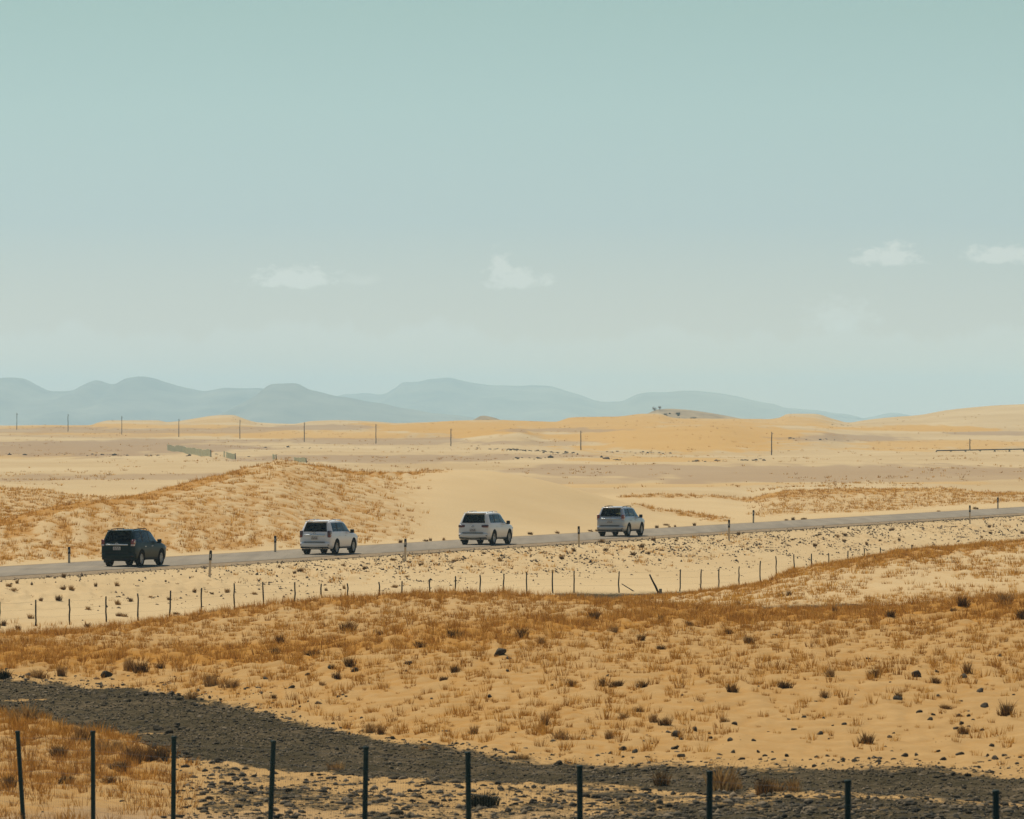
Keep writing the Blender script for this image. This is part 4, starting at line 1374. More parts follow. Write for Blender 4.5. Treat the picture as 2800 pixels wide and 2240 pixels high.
def blades(P, H, NB, W, spread, rng, two=True, lean=0.45):
    """tufts of blades: P (n,3) feet, H heights, NB blades per tuft, W blade width, spread foot radius; returns verts, tris, shade"""
    n = len(P)
    tid = np.repeat(np.arange(n), NB)
    N = len(tid)
    a = rng.rand(N) * 2 * np.pi
    rad = np.sqrt(rng.rand(N)) * spread[tid]
    foot = P[tid] + np.stack([np.cos(a) * rad, np.sin(a) * rad, np.full(N, -0.02)], 1)
    a2 = a + rng.normal(0, 0.7, N)
    ln = lean * (0.25 + rng.rand(N))
    h = H[tid] * (0.55 + 0.55 * rng.rand(N))
    dirn = np.stack([np.cos(a2) * ln, np.sin(a2) * ln, np.ones(N)], 1)
    dirn /= np.linalg.norm(dirn, axis=1)[:, None]
    a3 = rng.rand(N) * np.pi
    side = np.stack([np.cos(a3), np.sin(a3), np.zeros(N)], 1) * (W[tid] * (0.6 + 0.8 * rng.rand(N)))[:, None] * 0.5
    tip = foot + dirn * h[:, None] + np.stack([np.cos(a2), np.sin(a2), np.zeros(N)], 1) * (0.18 * h * rng.rand(N))[:, None]
    sh = np.clip(0.5 + 0.28 * rng.normal(0, 1, n)[tid] + 0.2 * rng.normal(0, 1, N), 0, 1)
    if two:
        mid = foot + dirn * (h * 0.55)[:, None]
        V = np.stack([foot - side, foot + side, mid + side * 0.8, mid - side * 0.8, tip], 1).reshape(-1, 3)
        b = np.arange(N)[:, None] * 5
        F = np.concatenate([b + [0, 1, 2], b + [0, 2, 3], b + [3, 2, 4]], 0)
        return V, F, np.repeat(sh, 5)
    V = np.stack([foot - side, foot + side, tip], 1).reshape(-1, 3)
    F = np.arange(N)[:, None] * 3 + np.array([[0, 1, 2]])
    return V, F, np.repeat(sh, 3)


def grass_object(name, label, mat, V, F, sh):
    me = mesh_np(name, V, F, mat, False)
    set_col(me, 'shade', np.stack([sh, sh, sh, np.ones(len(sh))], 1))
    o = tag(link(bpy.data.objects.new(name, me)), label=label, kind='stuff')
    return o


def scatter(pmin, pmax, Dmin, Dmax, per_m2, rng, power=1.0):
    """points on the land, their number following the grass density"""
    area = (pmax - pmin) / FPX * (Dmax ** 2 - Dmin ** 2) / 2
    n = int(area * per_m2)
    D = np.sqrt(rng.rand(n) * (Dmax ** 2 - Dmin ** 2) + Dmin ** 2)
    px = pmin + rng.rand(n) * (pmax - pmin)
    x, y = (px - 1400) / FPX * D, D
    keep, zz, gg = [], [], []
    for s in range(0, n, 60000):
        q = slice(s, s + 60000)
        z, g, gr, py, lit = full_height(px[q], D[q], x[q], y[q])
        clump = np.clip(0.35 + 0.9 * perlin(x[q] / 0.9, y[q] / 1.5, 61) + 0.6 * lit, 0.08, 1.5)
        k = rng.rand(len(z)) < np.clip(g, 0, 1.5) ** power * clump / 1.5
        k &= np.abs(dist_road(x[q], y[q])) > 5.3
        keep.append(k); zz.append(z); gg.append(g)
    keep, zz, gg = np.concatenate(keep), np.concatenate(zz), np.concatenate(gg)
    return np.stack([x, y, zz], 1)[keep], gg[keep]


def build_grass():
    rng = np.random.RandomState(7)
    u = lambda n, a, b: a + (b - a) * rng.rand(n)
    # slope in front of the fence
    P, g = scatter(-200, 3000, 146, 258, 11.5, rng)
    n = len(P)
    k = rng.rand(n) ** 2.2
    H = (0.09 + 0.27 * k) * (0.8 + 0.4 * np.clip(g, 0, 1))
    V, F, s = blades(P, H, 24, 0.012 + 0.009 * k, 0.05 + 0.13 * k, rng, False, 0.34)
    grass_object('dry_grass', 'dry brown grass tufts over the sand slope in front', M_GRASS, V, F, s)
    # near left corner
    P, g = scatter(-250, 640, 118, 184, 12.0, rng)
    n = len(P)
    V, F, s = blades(P, u(n, 0.14, 0.34), 12, u(n, 0.010, 0.018), u(n, 0.08, 0.22), rng)
    grass_object('dry_grass', 'tall brown grass behind the near fence at the lower left', M_GRASS, V, F, s * 0.75)
    # right hill
    P, g = scatter(1550, 3000, 258, 336, 12.0, rng)
    n = len(P)
    k = rng.rand(n) ** 2
    V, F, s = blades(P, 0.12 + 0.24 * k, 18, 0.016 + 0.014 * k, 0.07 + 0.2 * k, rng, False, 0.4)
    grass_object('dry_grass', 'orange dry grass on the low hill at the right', M_GRASS_FAR, V, F, s)
    # fence foot, left
    P, g = scatter(-250, 1100, 250, 292, 4.0, rng)
    n = len(P)
    V, F, s = blades(P, u(n, 0.15, 0.32), 9, u(n, 0.018, 0.03), u(n, 0.08, 0.22), rng, True)
    grass_object('dry_grass', 'dry grass along the fence foot at the left', M_GRASS, V, F, s)
    # sparse stubble on the road embankment
    P, g = scatter(-200, 3000, 300, 520, 3.5, rng)
    P = P[dist_road(P[:, 0], P[:, 1]) < -5.2]; n = len(P)
    V, F, s = blades(P, u(n, 0.07, 0.20), 10, u(n, 0.02, 0.035), u(n, 0.06, 0.16), rng, False, 0.5)
    grass_object('dry_grass', 'sparse brown stubble on the road embankment', M_BUSH_O, V, F, s * 0.8)
    # dune behind the road
    P, g = scatter(-200, 2100, 340, 530, 4.2, rng)
    n = len(P)
    k = rng.rand(n) ** 2
    V, F, s = blades(P, 0.12 + 0.26 * k, 16, 0.024 + 0.016 * k, 0.10 + 0.22 * k, rng, False, 0.45)
    grass_object('dry_grass', 'orange dry grass tufts covering the dune behind the road', M_GRASS_FAR, V, F, s)
    # dunes further back
    P, g = scatter(-250, 620, 470, 625, 2.6, rng)
    P2, g2 = scatter(1600, 3050, 500, 730, 2.6, rng)
    P = np.concatenate([P, P2]); n = len(P)
    V, F, s = blades(P, u(n, 0.18, 0.40), 9, u(n, 0.04, 0.06), u(n, 0.14, 0.35), rng, False, 0.7)
    grass_object('dry_grass', 'orange dry grass on the low dunes beyond the road', M_GRASS_FAR, V, F, s)

    # specks of scrub over the far plain
    n = 16000
    D = 700 * (3000 / 700) ** rng.rand(n); px = -150 + 3100 * rng.rand(n); x = (px - 1400) / FPX * D
    z = np.concatenate([full_height(px[q:q + 8000], D[q:q + 8000], x[q:q + 8000], D[q:q + 8000])[0] for q in range(0, n, 8000)])
    k = rng.rand(n) < np.clip(0.9 * perlin(x / 25, D / 160, 91) + 0.7 * perlin(x / 7, D / 60, 92), 0.02, 1)
    P = np.stack([x, D, z], 1)[k]; n = len(P)
    V, F, s = blades(P, u(n, 0.15, 0.45) * (0.7 + P[:, 1] / 3000), 7, u(n, 0.08, 0.16), u(n, 0.2, 0.6), rng, False, 0.8)
    grass_object('far_scrub', 'sparse dry scrub speckling the far plain', M_GRASS_FAR, V, F, s * 0.8)


build_grass()


def bush_meshes(name, mat, nb, seed, flat=1.0):
    rng = np.random.RandomState(seed)
    out = []
    for k in range(4):
        P = np.stack([rng.normal(0, 0.20, 9), rng.normal(0, 0.20, 9), np.zeros(9)], 1)
        H = np.clip(0.85 - 0.9 * np.hypot(P[:, 0], P[:, 1]), 0.3, 1) * (0.8 + 0.4 * rng.rand(9)) * flat * 1.45
        V, F, s = blades(P, H, nb, np.full(9, 0.045), np.full(9, 0.17), rng, True, 0.42)
        me = mesh_np(name, V, F, mat)
        # paler tips, darker stems: the colour of the plant itself
        set_col(me, 'shade', np.stack([s, s, s, np.ones(len(s))], 1))
        out.append(me)
    return out


BUSH = {'d': bush_meshes('shrub', M_BUSH, 22, 3), 'o': bush_meshes('shrub', M_BUSH_O, 20, 5), 'g': bush_meshes('shrub', M_BUSH_G, 30, 9, 0.8)}


def crop(cx, cy, sc_, pts): return [(cx + p[0] * sc_, cy + p[1] * sc_, *p[2:]) for p in pts]


K = 700 / 2156
NEAR_POSTS = [50, 255, 475, 745, 1000, 1281, 1586, 1940, 2318, 2724]
NTH = ['one', 'two', 'three', 'four', 'five', 'six', 'seven', 'eight', 'nine', 'ten']


def near_place(px):
    """which part of the near slope: named by the posts of the near fence below it"""
    i = sum(px > q for q in NEAR_POSTS)
    if i == 0: return 'left of the first near fence post'
    if i == 10: return 'right of the tenth near fence post'
    return 'above near fence posts %s and %s' % (NTH[i - 1], NTH[i])


def road_place(px):
    for lim, t in ((270, 'behind the black car'), (470, 'beside the black car'), (700, 'just ahead of the black car'), (820, 'just behind the first white car'), (985, 'beside the first white car'), (1120, 'ahead of the first white car'), (1255, 'just behind the big white car'), (1405, 'beside the big white car'), (1630, 'between the big white and the silver car'), (1770, 'beside the silver car'), (2000, 'just ahead of the silver car'), (2300, 'well ahead of the silver car'), (2560, 'far ahead of the silver car')):
        if px < lim: return t
    return 'near the right picture edge'


def height_word(py, cuts, words):
    return words[sum(py > c for c in cuts)]




def build_bushes():
    rnd = random.Random(3)
    emb = crop(0, 1400, K, [(805, 630), (985, 625, 'o'), (145, 605), (70, 630, 'o'), (120, 670, 'o'), (345, 755), (490, 745), (600, 660, 'o'), (535, 555), (1640, 680), (1785, 695), (1915, 680, 'o'), (1425, 745), (1100, 755), (1265, 725, 'o'), (990, 785, 'o'), (740, 825, 'o'), (1000, 880), (1045, 885, 'o'), (1480, 865), (155, 1000), (530, 655), (2145, 700, 'o'), (740, 970), (260, 900, 'o'), (30, 960)])
    emb += crop(700, 1400, K, [(325, 520), (735, 460, 'o'), (1155, 410), (915, 490), (590, 665), (740, 650, 'o'), (1665, 420), (1920, 355), (2055, 420, 'o'), (1385, 455), (1250, 410), (1645, 480), (1265, 550, 'o'), (1170, 640, 'o'), (195, 470), (375, 500)])
    emb += crop(1400, 1400, K, [(520, 335), (415, 405), (670, 255), (1190, 245), (1095, 300), (1150, 355), (1260, 330, 'o'), (790, 330), (1985, 320), (1910, 195), (155, 330), (245, 350, 'o'), (1380, 250), (1020, 365), (1900, 830, 'f')])
    emb += crop(2100, 1350, K, [(205, 395), (650, 360), (640, 408), (590, 370, 'o'), (435, 350), (1045, 310), (680, 298), (830, 433), (395, 445), (1870, 340), (1865, 283), (2050, 295), (1800, 375, 'o'), (2140, 338), (945, 400), (1215, 445), (1105, 398)])
    verge = crop(1400, 1400, K, [(660, 165), (720, 165), (1400, 135), (1300, 115), (380, 182), (150, 192)])
    verge += crop(700, 1400, K, [(1430, 248), (1470, 245), (1580, 240, 'o'), (1215, 262)]) + crop(2100, 1350, K, [(210, 225), (290, 222), (385, 222), (155, 228), (1435, 155, 'o'), (1800, 135), (1740, 130)]) + [(1950, 1440), (1900, 1443), (1860, 1446)]
    fore = crop(2100, 1780, K, [(130, 315, 'd', 0.5), (50, 1180, 'o', 0.5), (215, 1185, 'o', 0.45), (1410, 270), (900, 225, 'd', 0.3), (1680, 190, 'o', 0.45), (1100, 400), (470, 390, 'o'), (830, 780, 'd', 0.4), (520, 220, 'o'), (1500, 490), (2010, 540), (1640, 700)])
    fore += crop(0, 1780, K, [(1240, 935, 'd', 0.62), (1120, 930, 'd', 0.4), (1350, 915, 'd', 0.42), (1010, 1020, 'd', 0.36), (560, 1120, 'd', 0.34), (30, 240, 'g', 0.55), (220, 590, 'o', 0.55), (120, 600, 'o', 0.45), (900, 860, 'o', 0.5), (990, 840, 'o', 0.45), (680, 740, 'o', 0.42), (500, 880, 'd', 0.4), (80, 1150, 'd', 0.36), (930, 1110, 'd', 0.3), (1350, 150, 'd'), (1180, 180, 'd', 0.4), (1080, 170, 'o', 0.4), (330, 230, 'o', 0.45), (520, 210, 'o', 0.4), (1610, 410, 'o', 0.4), (1780, 300, 'o', 0.45), (1930, 310, 'o', 0.45)])
    fore += crop(1400, 1780, K, [(1100, 310, 'd'), (1065, 515, 'd'), (1850, 345, 'd', 0.4), (1290, 625, 'd'), (410, 745, 'o', 0.36), (1260, 1130, 'd', 0.4), (80, 915, 'o', 0.36), (2120, 1210, 'd', 0.62), (1760, 1165, 'o', 0.55), (1880, 1170, 'o', 0.5), (890, 300, 'd'), (500, 300), (760, 300), (940, 570, 'o'), (1190, 600, 'o'), (820, 740, 'o'), (1790, 600, 'o'), (280, 620, 'o')])
    fore += crop(700, 1780, K, [(680, 235, 'd', 0.4), (1670, 180, 'd', 0.4), (560, 290, 'o'), (1920, 1300, 'g', 0.55), (1880, 1310, 'g', 0.45), (670, 1005, 'o', 0.34), (780, 130, 'd', 0.4), (1050, 700, 'o'), (970, 690, 'o'), (1420, 840, 'o'), (1830, 700, 'o'), (1580, 250, 'd', 0.25), (640, 150, 'd', 0.3), (150, 400, 'd', 0.25)])
    mid = crop(700, 1400, K, [(205, 1100), (1040, 1035), (780, 1000), (1665, 1065, 'd', 0.5), (1380, 1140), (160, 1200), (475, 1210)]) + crop(1400, 1400, K, [(85, 1060, 'd', 0.45), (1085, 1085), (1490, 960), (1820, 1030), (700, 900), (1250, 925), (2000, 1110), (1250, 1160), (240, 1110, 'o'), (850, 1010, 'o')]) + crop(2100, 1350, K, [(1635, 950, 'd', 0.45), (1560, 990), (1035, 1035), (2010, 950), (2145, 1050, 'd', 0.6), (1990, 910, 'o', 0.5), (110, 865, 'd', 0.45), (175, 860), (560, 1010)])
    groups = [
        (emb, 0.27, 'shrubs on the road embankment', {'d': 'dark dry shrub on the road embankment', 'o': 'orange dry shrub on the road embankment'}, (270, 640)),
        (verge, 0.27, 'shrubs on the far road verge', {'d': 'small dark shrub on the far road verge', 'o': 'small orange shrub on the far road verge'}, (330, 700)),
        (fore, 0.28, 'shrubs between the gravel track and the near slope', {'d': 'dark brown dry clump', 'o': 'orange brown dry clump', 'g': 'almost black shrub'}, (100, 258)),
        (mid, 0.34, 'dark clumps in the grassy band', {'d': 'dark clump in brown grass', 'o': 'orange clump in brown grass'}, (140, 330)),
    ]
    for lst, size, grp, labs, (lo, hi) in groups:
        for p in lst:
            kd = p[2] if len(p) > 2 else 'd'
            if kd == 'f': kd = 'd'
            s = (p[3] if len(p) > 3 else size) * rnd.uniform(0.8, 1.2)
            q = hit(p[0], p[1], lo, hi)
            if abs(float(dist_road(q.x, q.y))) < 5.0:
                q += (RRIGHT if float(dist_road(q.x, q.y)) < 0 else -RRIGHT) * (5.3 - abs(float(dist_road(q.x, q.y))))
                q.z = gz(q.x, q.y)
            o = bpy.data.objects.new('shrub', rnd.choice(BUSH[kd]))
            o.location = (q.x, q.y, q.z - 0.02)
            o.rotation_euler = (rnd.uniform(-0.1, 0.1), rnd.uniform(-0.1, 0.1), rnd.uniform(0, 6.28))
            o.scale = (s * rnd.uniform(0.6, 1.35), s * rnd.uniform(0.7, 1.2), s * rnd.uniform(0.6, 1.15))
            link(o)
            if grp.startswith('shrubs on'): pl = road_place(p[0])
            else: pl = (height_word(p[1], (1830, 1930, 2030, 2120), ('high on the slope', 'midway up the slope', 'lower on the slope', 'near the slope foot', 'at the bottom')) + ' ' if grp.startswith('shrubs between') else '') + near_place(p[0])
            tag(o, labs[kd] + ' ' + pl, 'shrub', grp)


build_bushes()


# ------------------------------------------------------------------ rocks
def rock_mat(name, a, b, scale=3.0):
    m = Mat(name, 0.92, 0.15)
    f = m.noise(scale, 5, 0.65, m.obj_co()); oi = m.n('ShaderNodeObjectInfo')
    c = m.mix(m.ramp(f, [(0.3, 0.0), (0.7, 1.0)]), a, b)
    c = m.mix(m.math('MULTIPLY', oi.outputs['Random'], 0.5), c, (0.17, 0.125, 0.075))
    m.color(c); m.bump(f, 0.15, 0.6)
    return m.m


M_ROCK = rock_mat('dark_rock', (0.024, 0.020, 0.011), (0.060, 0.047, 0.026))
ICO = None


def ico(sub):
    bm = bmesh.new(); bmesh.ops.create_icosphere(bm, subdivisions=sub, radius=1.0)
    v = np.array([x.co[:] for x in bm.verts]); f = np.array([[q.index for q in x.verts] for x in bm.faces])
    bm.free()
    return v, f


def rock_mesh(seed, sub=2):
    v, f = ico(sub)
    r = np.random.RandomState(seed)
    for _ in range(12):                                                    # chip flat facets off
        d = r.normal(0, 1, 3); d /= np.linalg.norm(d); c = r.uniform(0.40, 0.8)
        t = v @ d
        v = v - np.outer(np.maximum(t - c, 0), d)
    v = v * r.uniform(0.7, 1.15, 3) * np.array([1.25, 0.95, 0.85])
    return mesh_np('rock', v, f, M_ROCK)


ROCKS = [rock_mesh(k) for k in range(7)]


def build_rocks():
    rnd = random.Random(8)
    A = crop(2100, 1780, K, [(300, 565, 30), (215, 670, 22), (640, 625, 28), (440, 705, 32), (500, 890, 28), (410, 900, 28), (1060, 695, 20), (1030, 728, 22), (1580, 660, 24), (1630, 615, 26), (1830, 480, 40), (1440, 385, 22), (1100, 412, 44), (1280, 520, 30), (1390, 545, 28), (1360, 585, 36), (1435, 850, 30), (1620, 875, 34), (1880, 805, 30), (1250, 880, 26), (1475, 918, 32), (1920, 920, 34), (1995, 885, 24), (1800, 675, 18), (1420, 178, 28), (1955, 48, 24), (1250, 215, 52), (1185, 240, 16), (1650, 225, 52), (1790, 345, 40), (2065, 372, 20), (545, 632, 12), (510, 748, 14), (1690, 640, 20), (1615, 552, 24), (1685, 553, 20), (2095, 955, 26), (1850, 885, 20), (1275, 930, 18), (940, 962, 22), (730, 932, 30), (160, 893, 24), (45, 922, 26), (35, 860, 16), (840, 70, 20), (1140, 890, 36), (1680, 1055, 40), (1225, 1025, 34), (1560, 1050, 34), (470, 570, 24), (560, 1400, 1), (1030, 268, 14), (175, 585, 18)])
    B = crop(1400, 1780, K, [(1390, 725, 40), (1370, 828, 36), (925, 838, 36), (1040, 858, 30), (1430, 893, 44), (1180, 788, 18), (1155, 948, 24), (1840, 760, 40), (1860, 855, 26), (2040, 763, 20), (1880, 625, 26), (1935, 915, 32), (380, 955, 42), (1540, 670, 30), (1665, 738, 20), (335, 293, 18), (805, 213, 22), (2075, 860, 26), (1480, 942, 22), (820, 870, 30), (1320, 690, 28), (1165, 830, 12), (2090, 918, 20), (1110, 763, 10), (1660, 698, 14), (1160, 1200, 44), (420, 1190, 30), (180, 1280, 36), (260, 1160, 24), (870, 1120, 24), (310, 1310, 30)])
    C = crop(700, 1780, K, [(80, 238, 32), (620, 150, 30), (1265, 173, 20), (735, 373, 18), (690, 393, 20), (785, 743, 24), (1145, 745, 26), (1245, 755, 20), (450, 658, 30), (885, 568, 20), (650, 618, 20), (370, 478, 14), (530, 445, 26), (2120, 178, 24), (1480, 408, 16), (1975, 393, 22), (720, 410, 14), (760, 390, 14), (440, 430, 16), (370, 155, 20), (300, 310, 30), (820, 180, 44), (2060, 30, 52), (2130, 70, 30), (1280, 115, 30), (430, 205, 30), (580, 1170, 34), (270, 1190, 34), (430, 1210, 18), (740, 1270, 14), (1060, 1275, 16), (1320, 1275, 24), (1190, 1330, 16), (1400, 1140, 22)])
    Dp = crop(0, 1780, K, [(1300, 372, 34), (1240, 378, 34), (1330, 672, 46), (1430, 695, 34), (880, 405, 38), (1710, 1215, 36), (1765, 1250, 28), (1080, 358, 22), (1440, 370, 40), (1370, 365, 22), (900, 218, 40, 'p'), (270, 700, 18), (360, 1365, 18), (1030, 1270, 22), (1840, 940, 44), (1860, 420, 22), (1650, 465, 26), (1420, 445, 18), (1510, 415, 26), (940, 345, 22), (1090, 430, 18), (240, 205, 34)])
    grp = 'dark rocks lying on the near sand'
    for lst in (A, B, C, Dp):
        for p in lst:
            if p[2] < 5: continue
            q = hit(p[0], p[1], 100, 258)
            w = p[2] * K / FPX * q.y / K * K                               # width in photo pixels of the crop -> metres
            w = p[2] * 0.62 / FPX * q.y * 0.5
            w = max(0.04, min(0.20, w * rnd.uniform(1.0, 1.35)))
            o = bpy.data.objects.new('rock', rnd.choice(ROCKS))
            o.location = (q.x, q.y, q.z + w * 0.12)
            o.rotation_euler = (rnd.uniform(-0.3, 0.3), rnd.uniform(-0.3, 0.3), rnd.uniform(0, 6.28))
            o.scale = (w, w, w * rnd.uniform(0.8, 1.2))
            link(o)
            big = 'large' if w > 0.17 else 'small' if w < 0.09 else 'middling'
            tone = 'pale' if len(p) > 3 else 'dark'
            tag(o, big + ' ' + tone + ' rock ' + height_word(p[1], (1860, 1940, 2010, 2080, 2140), ('high on the slope', 'midway up the slope', 'low on the slope', 'near the slope foot', 'by the gravel track', 'in the rubble')) + ' ' + near_place(p[0]), 'rock', grp)


build_rocks()


OCT = (np.array([(1, 0, 0), (0, 1, 0), (-1, 0, 0), (0, -1, 0), (0, 0, 1), (0, 0, -1)], float), np.array([(0, 1, 4), (1, 2, 4), (2, 3, 4), (3, 0, 4), (1, 0, 5), (2, 1, 5), (3, 2, 5), (0, 3, 5)]))


def rubble(name, label, P, S, mat, rng, small=False):
    v, f = OCT if small else ico(1)
    n = len(P); k = len(v)
    sc3 = S[:, None] * rng.uniform(0.6, 1.3, (n, 3)) * (np.array([1, 1, 1.0]) if small else np.array([1.15, 0.9, 0.68]))
    a = rng.rand(n) * 6.28
    vv = v[None] * (0.55 + 0.75 * rng.rand(n, k))[..., None] * sc3[:, None, :]
    c, s = np.cos(a)[:, None], np.sin(a)[:, None]
    V = np.stack([vv[..., 0] * c - vv[..., 1] * s, vv[..., 0] * s + vv[..., 1] * c, vv[..., 2]], -1) + P[:, None, :]
    F = (np.arange(n)[:, None, None] * k + f[None]).reshape(-1, 3)
    me = mesh_np(name, V.reshape(-1, 3), F, mat)
    sh = np.repeat(rng.rand(n), k)
    set_col(me, 'shade', np.stack([sh, sh, sh, np.ones(len(sh))], 1))
    tag(link(bpy.data.objects.new(name, me)), label=label, kind='stuff')


def stone_mat(name, dark, mid, light):
    m = Mat(name, 0.92, 0.15)
    a = m.n('ShaderNodeAttribute', attribute_name='shade')
    s = m.n('ShaderNodeSeparateColor'); m.l(a.outputs['Color'], s.inputs[0])
    m.color(m.ramp(s.outputs[0], [(0.0, dark), (0.6, mid), (1.0, light)]))
    return m.m


def build_rubble():
    rng = np.random.RandomState(12)
    M1 = stone_mat('track_stones', (0.024, 0.021, 0.012), (0.078, 0.061, 0.036), (0.22, 0.165, 0.10))
    M2 = stone_mat('embankment_stones', (0.040, 0.032, 0.022), (0.115, 0.083, 0.050), (0.30, 0.215, 0.125))

    def cand(n, p0, p1, D0, D1):
        D = np.sqrt(rng.rand(n) * (D1 ** 2 - D0 ** 2) + D0 ** 2); px = p0 + rng.rand(n) * (p1 - p0)
        x = (px - 1400) / FPX * D
        z, g, gr, py, lit = full_height(px, D, x, D)
        return px, D, x, z, g, gr
    px, D, x, z, g, gr = cand(150000, -200, 3000, 115, 210)
    t2 = LN['T2'].D(px)
    edge = np.exp(-((D - t2) / 3.0) ** 2) * np.clip(0.4 + perlin(x / 2.0, D / 4.0, 71), 0, 1) + 0.5 * np.exp(-((D - t2 - 4) / 6.0) ** 2 - ((px - 480) / 260) ** 2) * np.clip(0.35 + perlin(x / 1.5, D / 4.0, 73), 0, 1)
    front = (D < LN['T1'].D(px)) & (px > 420)
    spill = np.exp(-np.maximum(D - t2, 0) / 5.0) * (D > t2) * 0.22 * np.clip(0.1 + 1.6 * perlin(x / 1.6, D / 5.0, 74), 0, 1) + np.exp(-np.maximum(D - t2, 0) / 16.0) * (D > t2) * 0.10 * (px > 1700) * np.clip(-0.1 + 1.6 * perlin(x / 1.2, D / 4.0, 75), 0, 1)
    k = rng.rand(len(D)) < np.clip(gr * np.where(front, 0.62, 0.20) + 0.55 * edge + spill, 0, 1)
    P = np.stack([x, D, z], 1)[k]
    S = 0.014 + 0.085 * rng.rand(len(P)) ** 4.0
    S = S * np.where(front[k], 1.25, 0.9)
    rubble('track_rubble', 'loose dark stones over and along the gravel track', P, S, M1, rng)
    # fine gravel of the track
    px, D, x, z, g, gr = cand(130000, -200, 3000, 120, 206)
    k = rng.rand(len(D)) < np.clip(gr, 0, 1) * np.where(D < LN['T1'].D(px), 0.35, 0.75)
    P = np.stack([x, D, z], 1)[k]
    rubble('track_gravel', 'fine grey gravel of the dark track', P, 0.014 + 0.036 * rng.rand(len(P)) ** 2, M1, rng, True)
    # road embankment
    px, D, x, z, g, gr = cand(300000, -200, 3000, 280, 520)
    rd = dist_road(x, D)
    w = np.exp(-((rd + 8.5) / 5.5) ** 2) * (rd < -4.9) * (0.16 + 0.84 * sstep(300, 1100, px)) * np.clip(0.35 + 1.3 * perlin(x / 3.0, D / 10.0, 72) + 1.2 * perlin(x / 0.8, D / 5.0, 76), 0.03, 1.4)
    w = np.maximum(w, (np.abs(rd + 5.2) < 0.5) * 0.9)
    k = rng.rand(len(D)) < w
    P = np.stack([x, D, z], 1)[k]
    S = 0.022 + 0.085 * rng.rand(len(P)) ** 3.2
    rubble('embankment_stones', 'scattered stones on the sandy road embankment', P, S, M2, rng, True)
    # lines of stones and scrub on the plain
    pts = []
    for (p0, p1, y0, y1, n) in ((1350, 1580, 1228, 1241, 70), (1660, 1860, 1235, 1241, 26), (1400, 1560, 1254, 1254, 16), (1640, 1700, 1252, 1260, 22), (1880, 2110, 1262, 1258, 26), (0, 700, 1243, 1247, 40), (2270, 2330, 1160, 1164, 12), (2140, 2330, 1200, 1206, 22), (700, 1400, 1225, 1228, 26)):
        for _ in range(n):
            t = rng.rand()
            q = hit(p0 + (p1 - p0) * t, y0 + (y1 - y0) * t + rng.normal(0, 1.2), 900, 2950)
            pts.append(q[:])
    P = np.array(pts); S = 0.12 + 0.42 * rng.rand(len(P)) ** 2
    rubble('plain_stones', 'dark stones and scrub scattered in lines over the plain', P, S, M2, rng)


build_rubble()


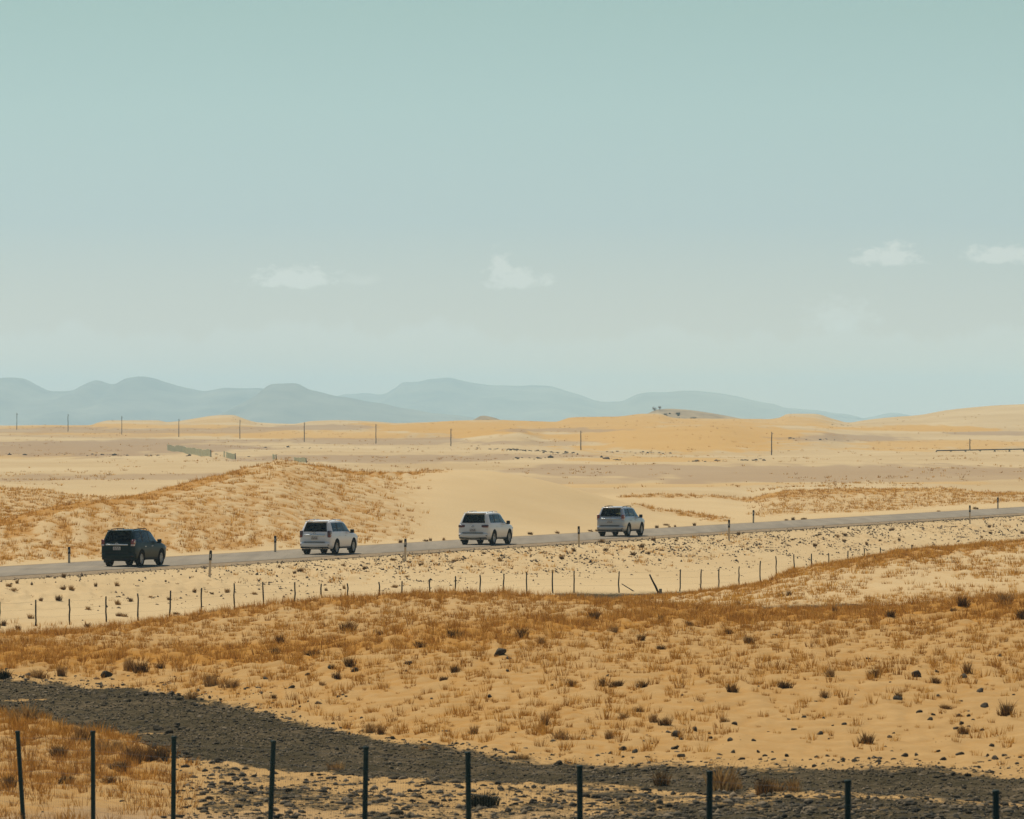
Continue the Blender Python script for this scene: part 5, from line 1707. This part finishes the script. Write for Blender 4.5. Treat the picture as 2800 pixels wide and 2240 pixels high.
# ------------------------------------------------------------------ the rocky knoll on the skyline with its two small trees
def build_knoll():
    D0 = 3150.0
    m = grain('scrubby_rock', (0.19, 0.155, 0.11), (0.38, 0.295, 0.18), 0.12, 0.95, 0.1, 0.5)

    def mound(px0, px1, prof, name, label, dep):
        px = np.arange(px0, px1 + 1, 2.0)
        h = -(curve(prof)(px) - YH) / FPX * D0
        X = (px - 1400) / FPX * D0
        V = []
        for t in np.linspace(-1, 1, 25):
            w = 1 - abs(t) ** 1.6
            bump = 0.5 * perlin(X / 6, X * 0 + t * 9, 81) * (abs(t) > 0.05)
            V.append(np.stack([X, np.full(X.shape, D0 + t * dep), -14 + CAMZ + (h + 14) * w + bump * w], 1))
        V = np.stack(V)
        idx = np.arange(V.shape[0] * V.shape[1]).reshape(V.shape[:2])
        f = np.stack([idx[:-1, :-1], idx[:-1, 1:], idx[1:, 1:], idx[1:, :-1]], -1).reshape(-1, 4)
        tag(link(bpy.data.objects.new(name, mesh_np(name, V.reshape(-1, 3), f, m, True))), label=label, kind='structure')
    mound(1700, 2080, [(1700, 1160), (1760, 1136), (1800, 1120), (1830, 1118), (1870, 1120), (1920, 1126), (1980, 1136), (2030, 1146), (2080, 1160)], 'rocky_hill', 'grey scrubby knoll on the skyline', 60)
    mound(1240, 1400, [(1240, 1165), (1290, 1150), (1320, 1137), (1350, 1142), (1400, 1165)], 'rocky_hill', 'tiny grey hilltop on the skyline left of the middle', 30)
    # scrub on the knoll
    rnd = random.Random(2)
    for k in range(22):
        px = rnd.uniform(1815, 1965); py = 1122 + (px - 1815) * 0.12 + rnd.uniform(2, 18)
        o = bpy.data.objects.new('shrub', rnd.choice(BUSH['g']))
        Dk = D0 - 12 - rnd.uniform(0, 20)
        o.location = ((px - 1400) / FPX * Dk, Dk, zat(py, Dk) - 0.9); s = rnd.uniform(0.9, 1.9); o.scale = (s * 1.4, s, s * 0.8); link(o)
        tag(o, 'grey green scrub bush on the skyline knoll', 'shrub', 'scrub on the skyline knoll')
    bark = grain('grey_bark', (0.06, 0.05, 0.04), (0.11, 0.09, 0.07), 3, 0.9, 0.1)

    def tree(px, yb, h, seed, label):
        r = random.Random(seed); rng = np.random.RandomState(seed)
        x = (px - 1400) / FPX * D0; zb = zat(yb, D0) - 0.4
        root = empty('tree', (x, D0 - 2, zb)); tag(root, label, 'tree')
        bm = bmesh.new(); tips = []
        tube(bm, (0, 0, 0), (0.1, 0, h * 0.45), 0.16, 0.10, 7)
        for k in range(7):
            a = k * 2.4; p = Vector((0.1, 0, h * (0.40 + 0.03 * k))); q = p + Vector((math.cos(a) * h * 0.28, math.sin(a) * h * 0.28, h * r.uniform(0.2, 0.45)))
            tube(bm, p, q, 0.07, 0.03, 5); tips += [p.lerp(q, 0.6), q]
        bm_obj('trunk', bm, bark, root, True)
        P = np.array([t[:] for t in tips for _ in range(5)]) + rng.normal(0, h * 0.09, (len(tips) * 5, 3))
        V, F, s = blades(P, np.full(len(P), h * 0.10), 9, np.full(len(P), 0.14), np.full(len(P), h * 0.05), rng, False, 1.5)
        me = mesh_np('crown', V, F, M_BUSH); set_col(me, 'shade', np.stack([s, s, s, np.ones(len(s))], 1))
        link(bpy.data.objects.new('crown', me), root)
    tree(1788, 1127, 2.6, 1, 'small rounded tree on the skyline knoll, the left of two')
    tree(1803, 1121, 2.0, 2, 'thin small tree on the skyline knoll, the right of two')


build_knoll()
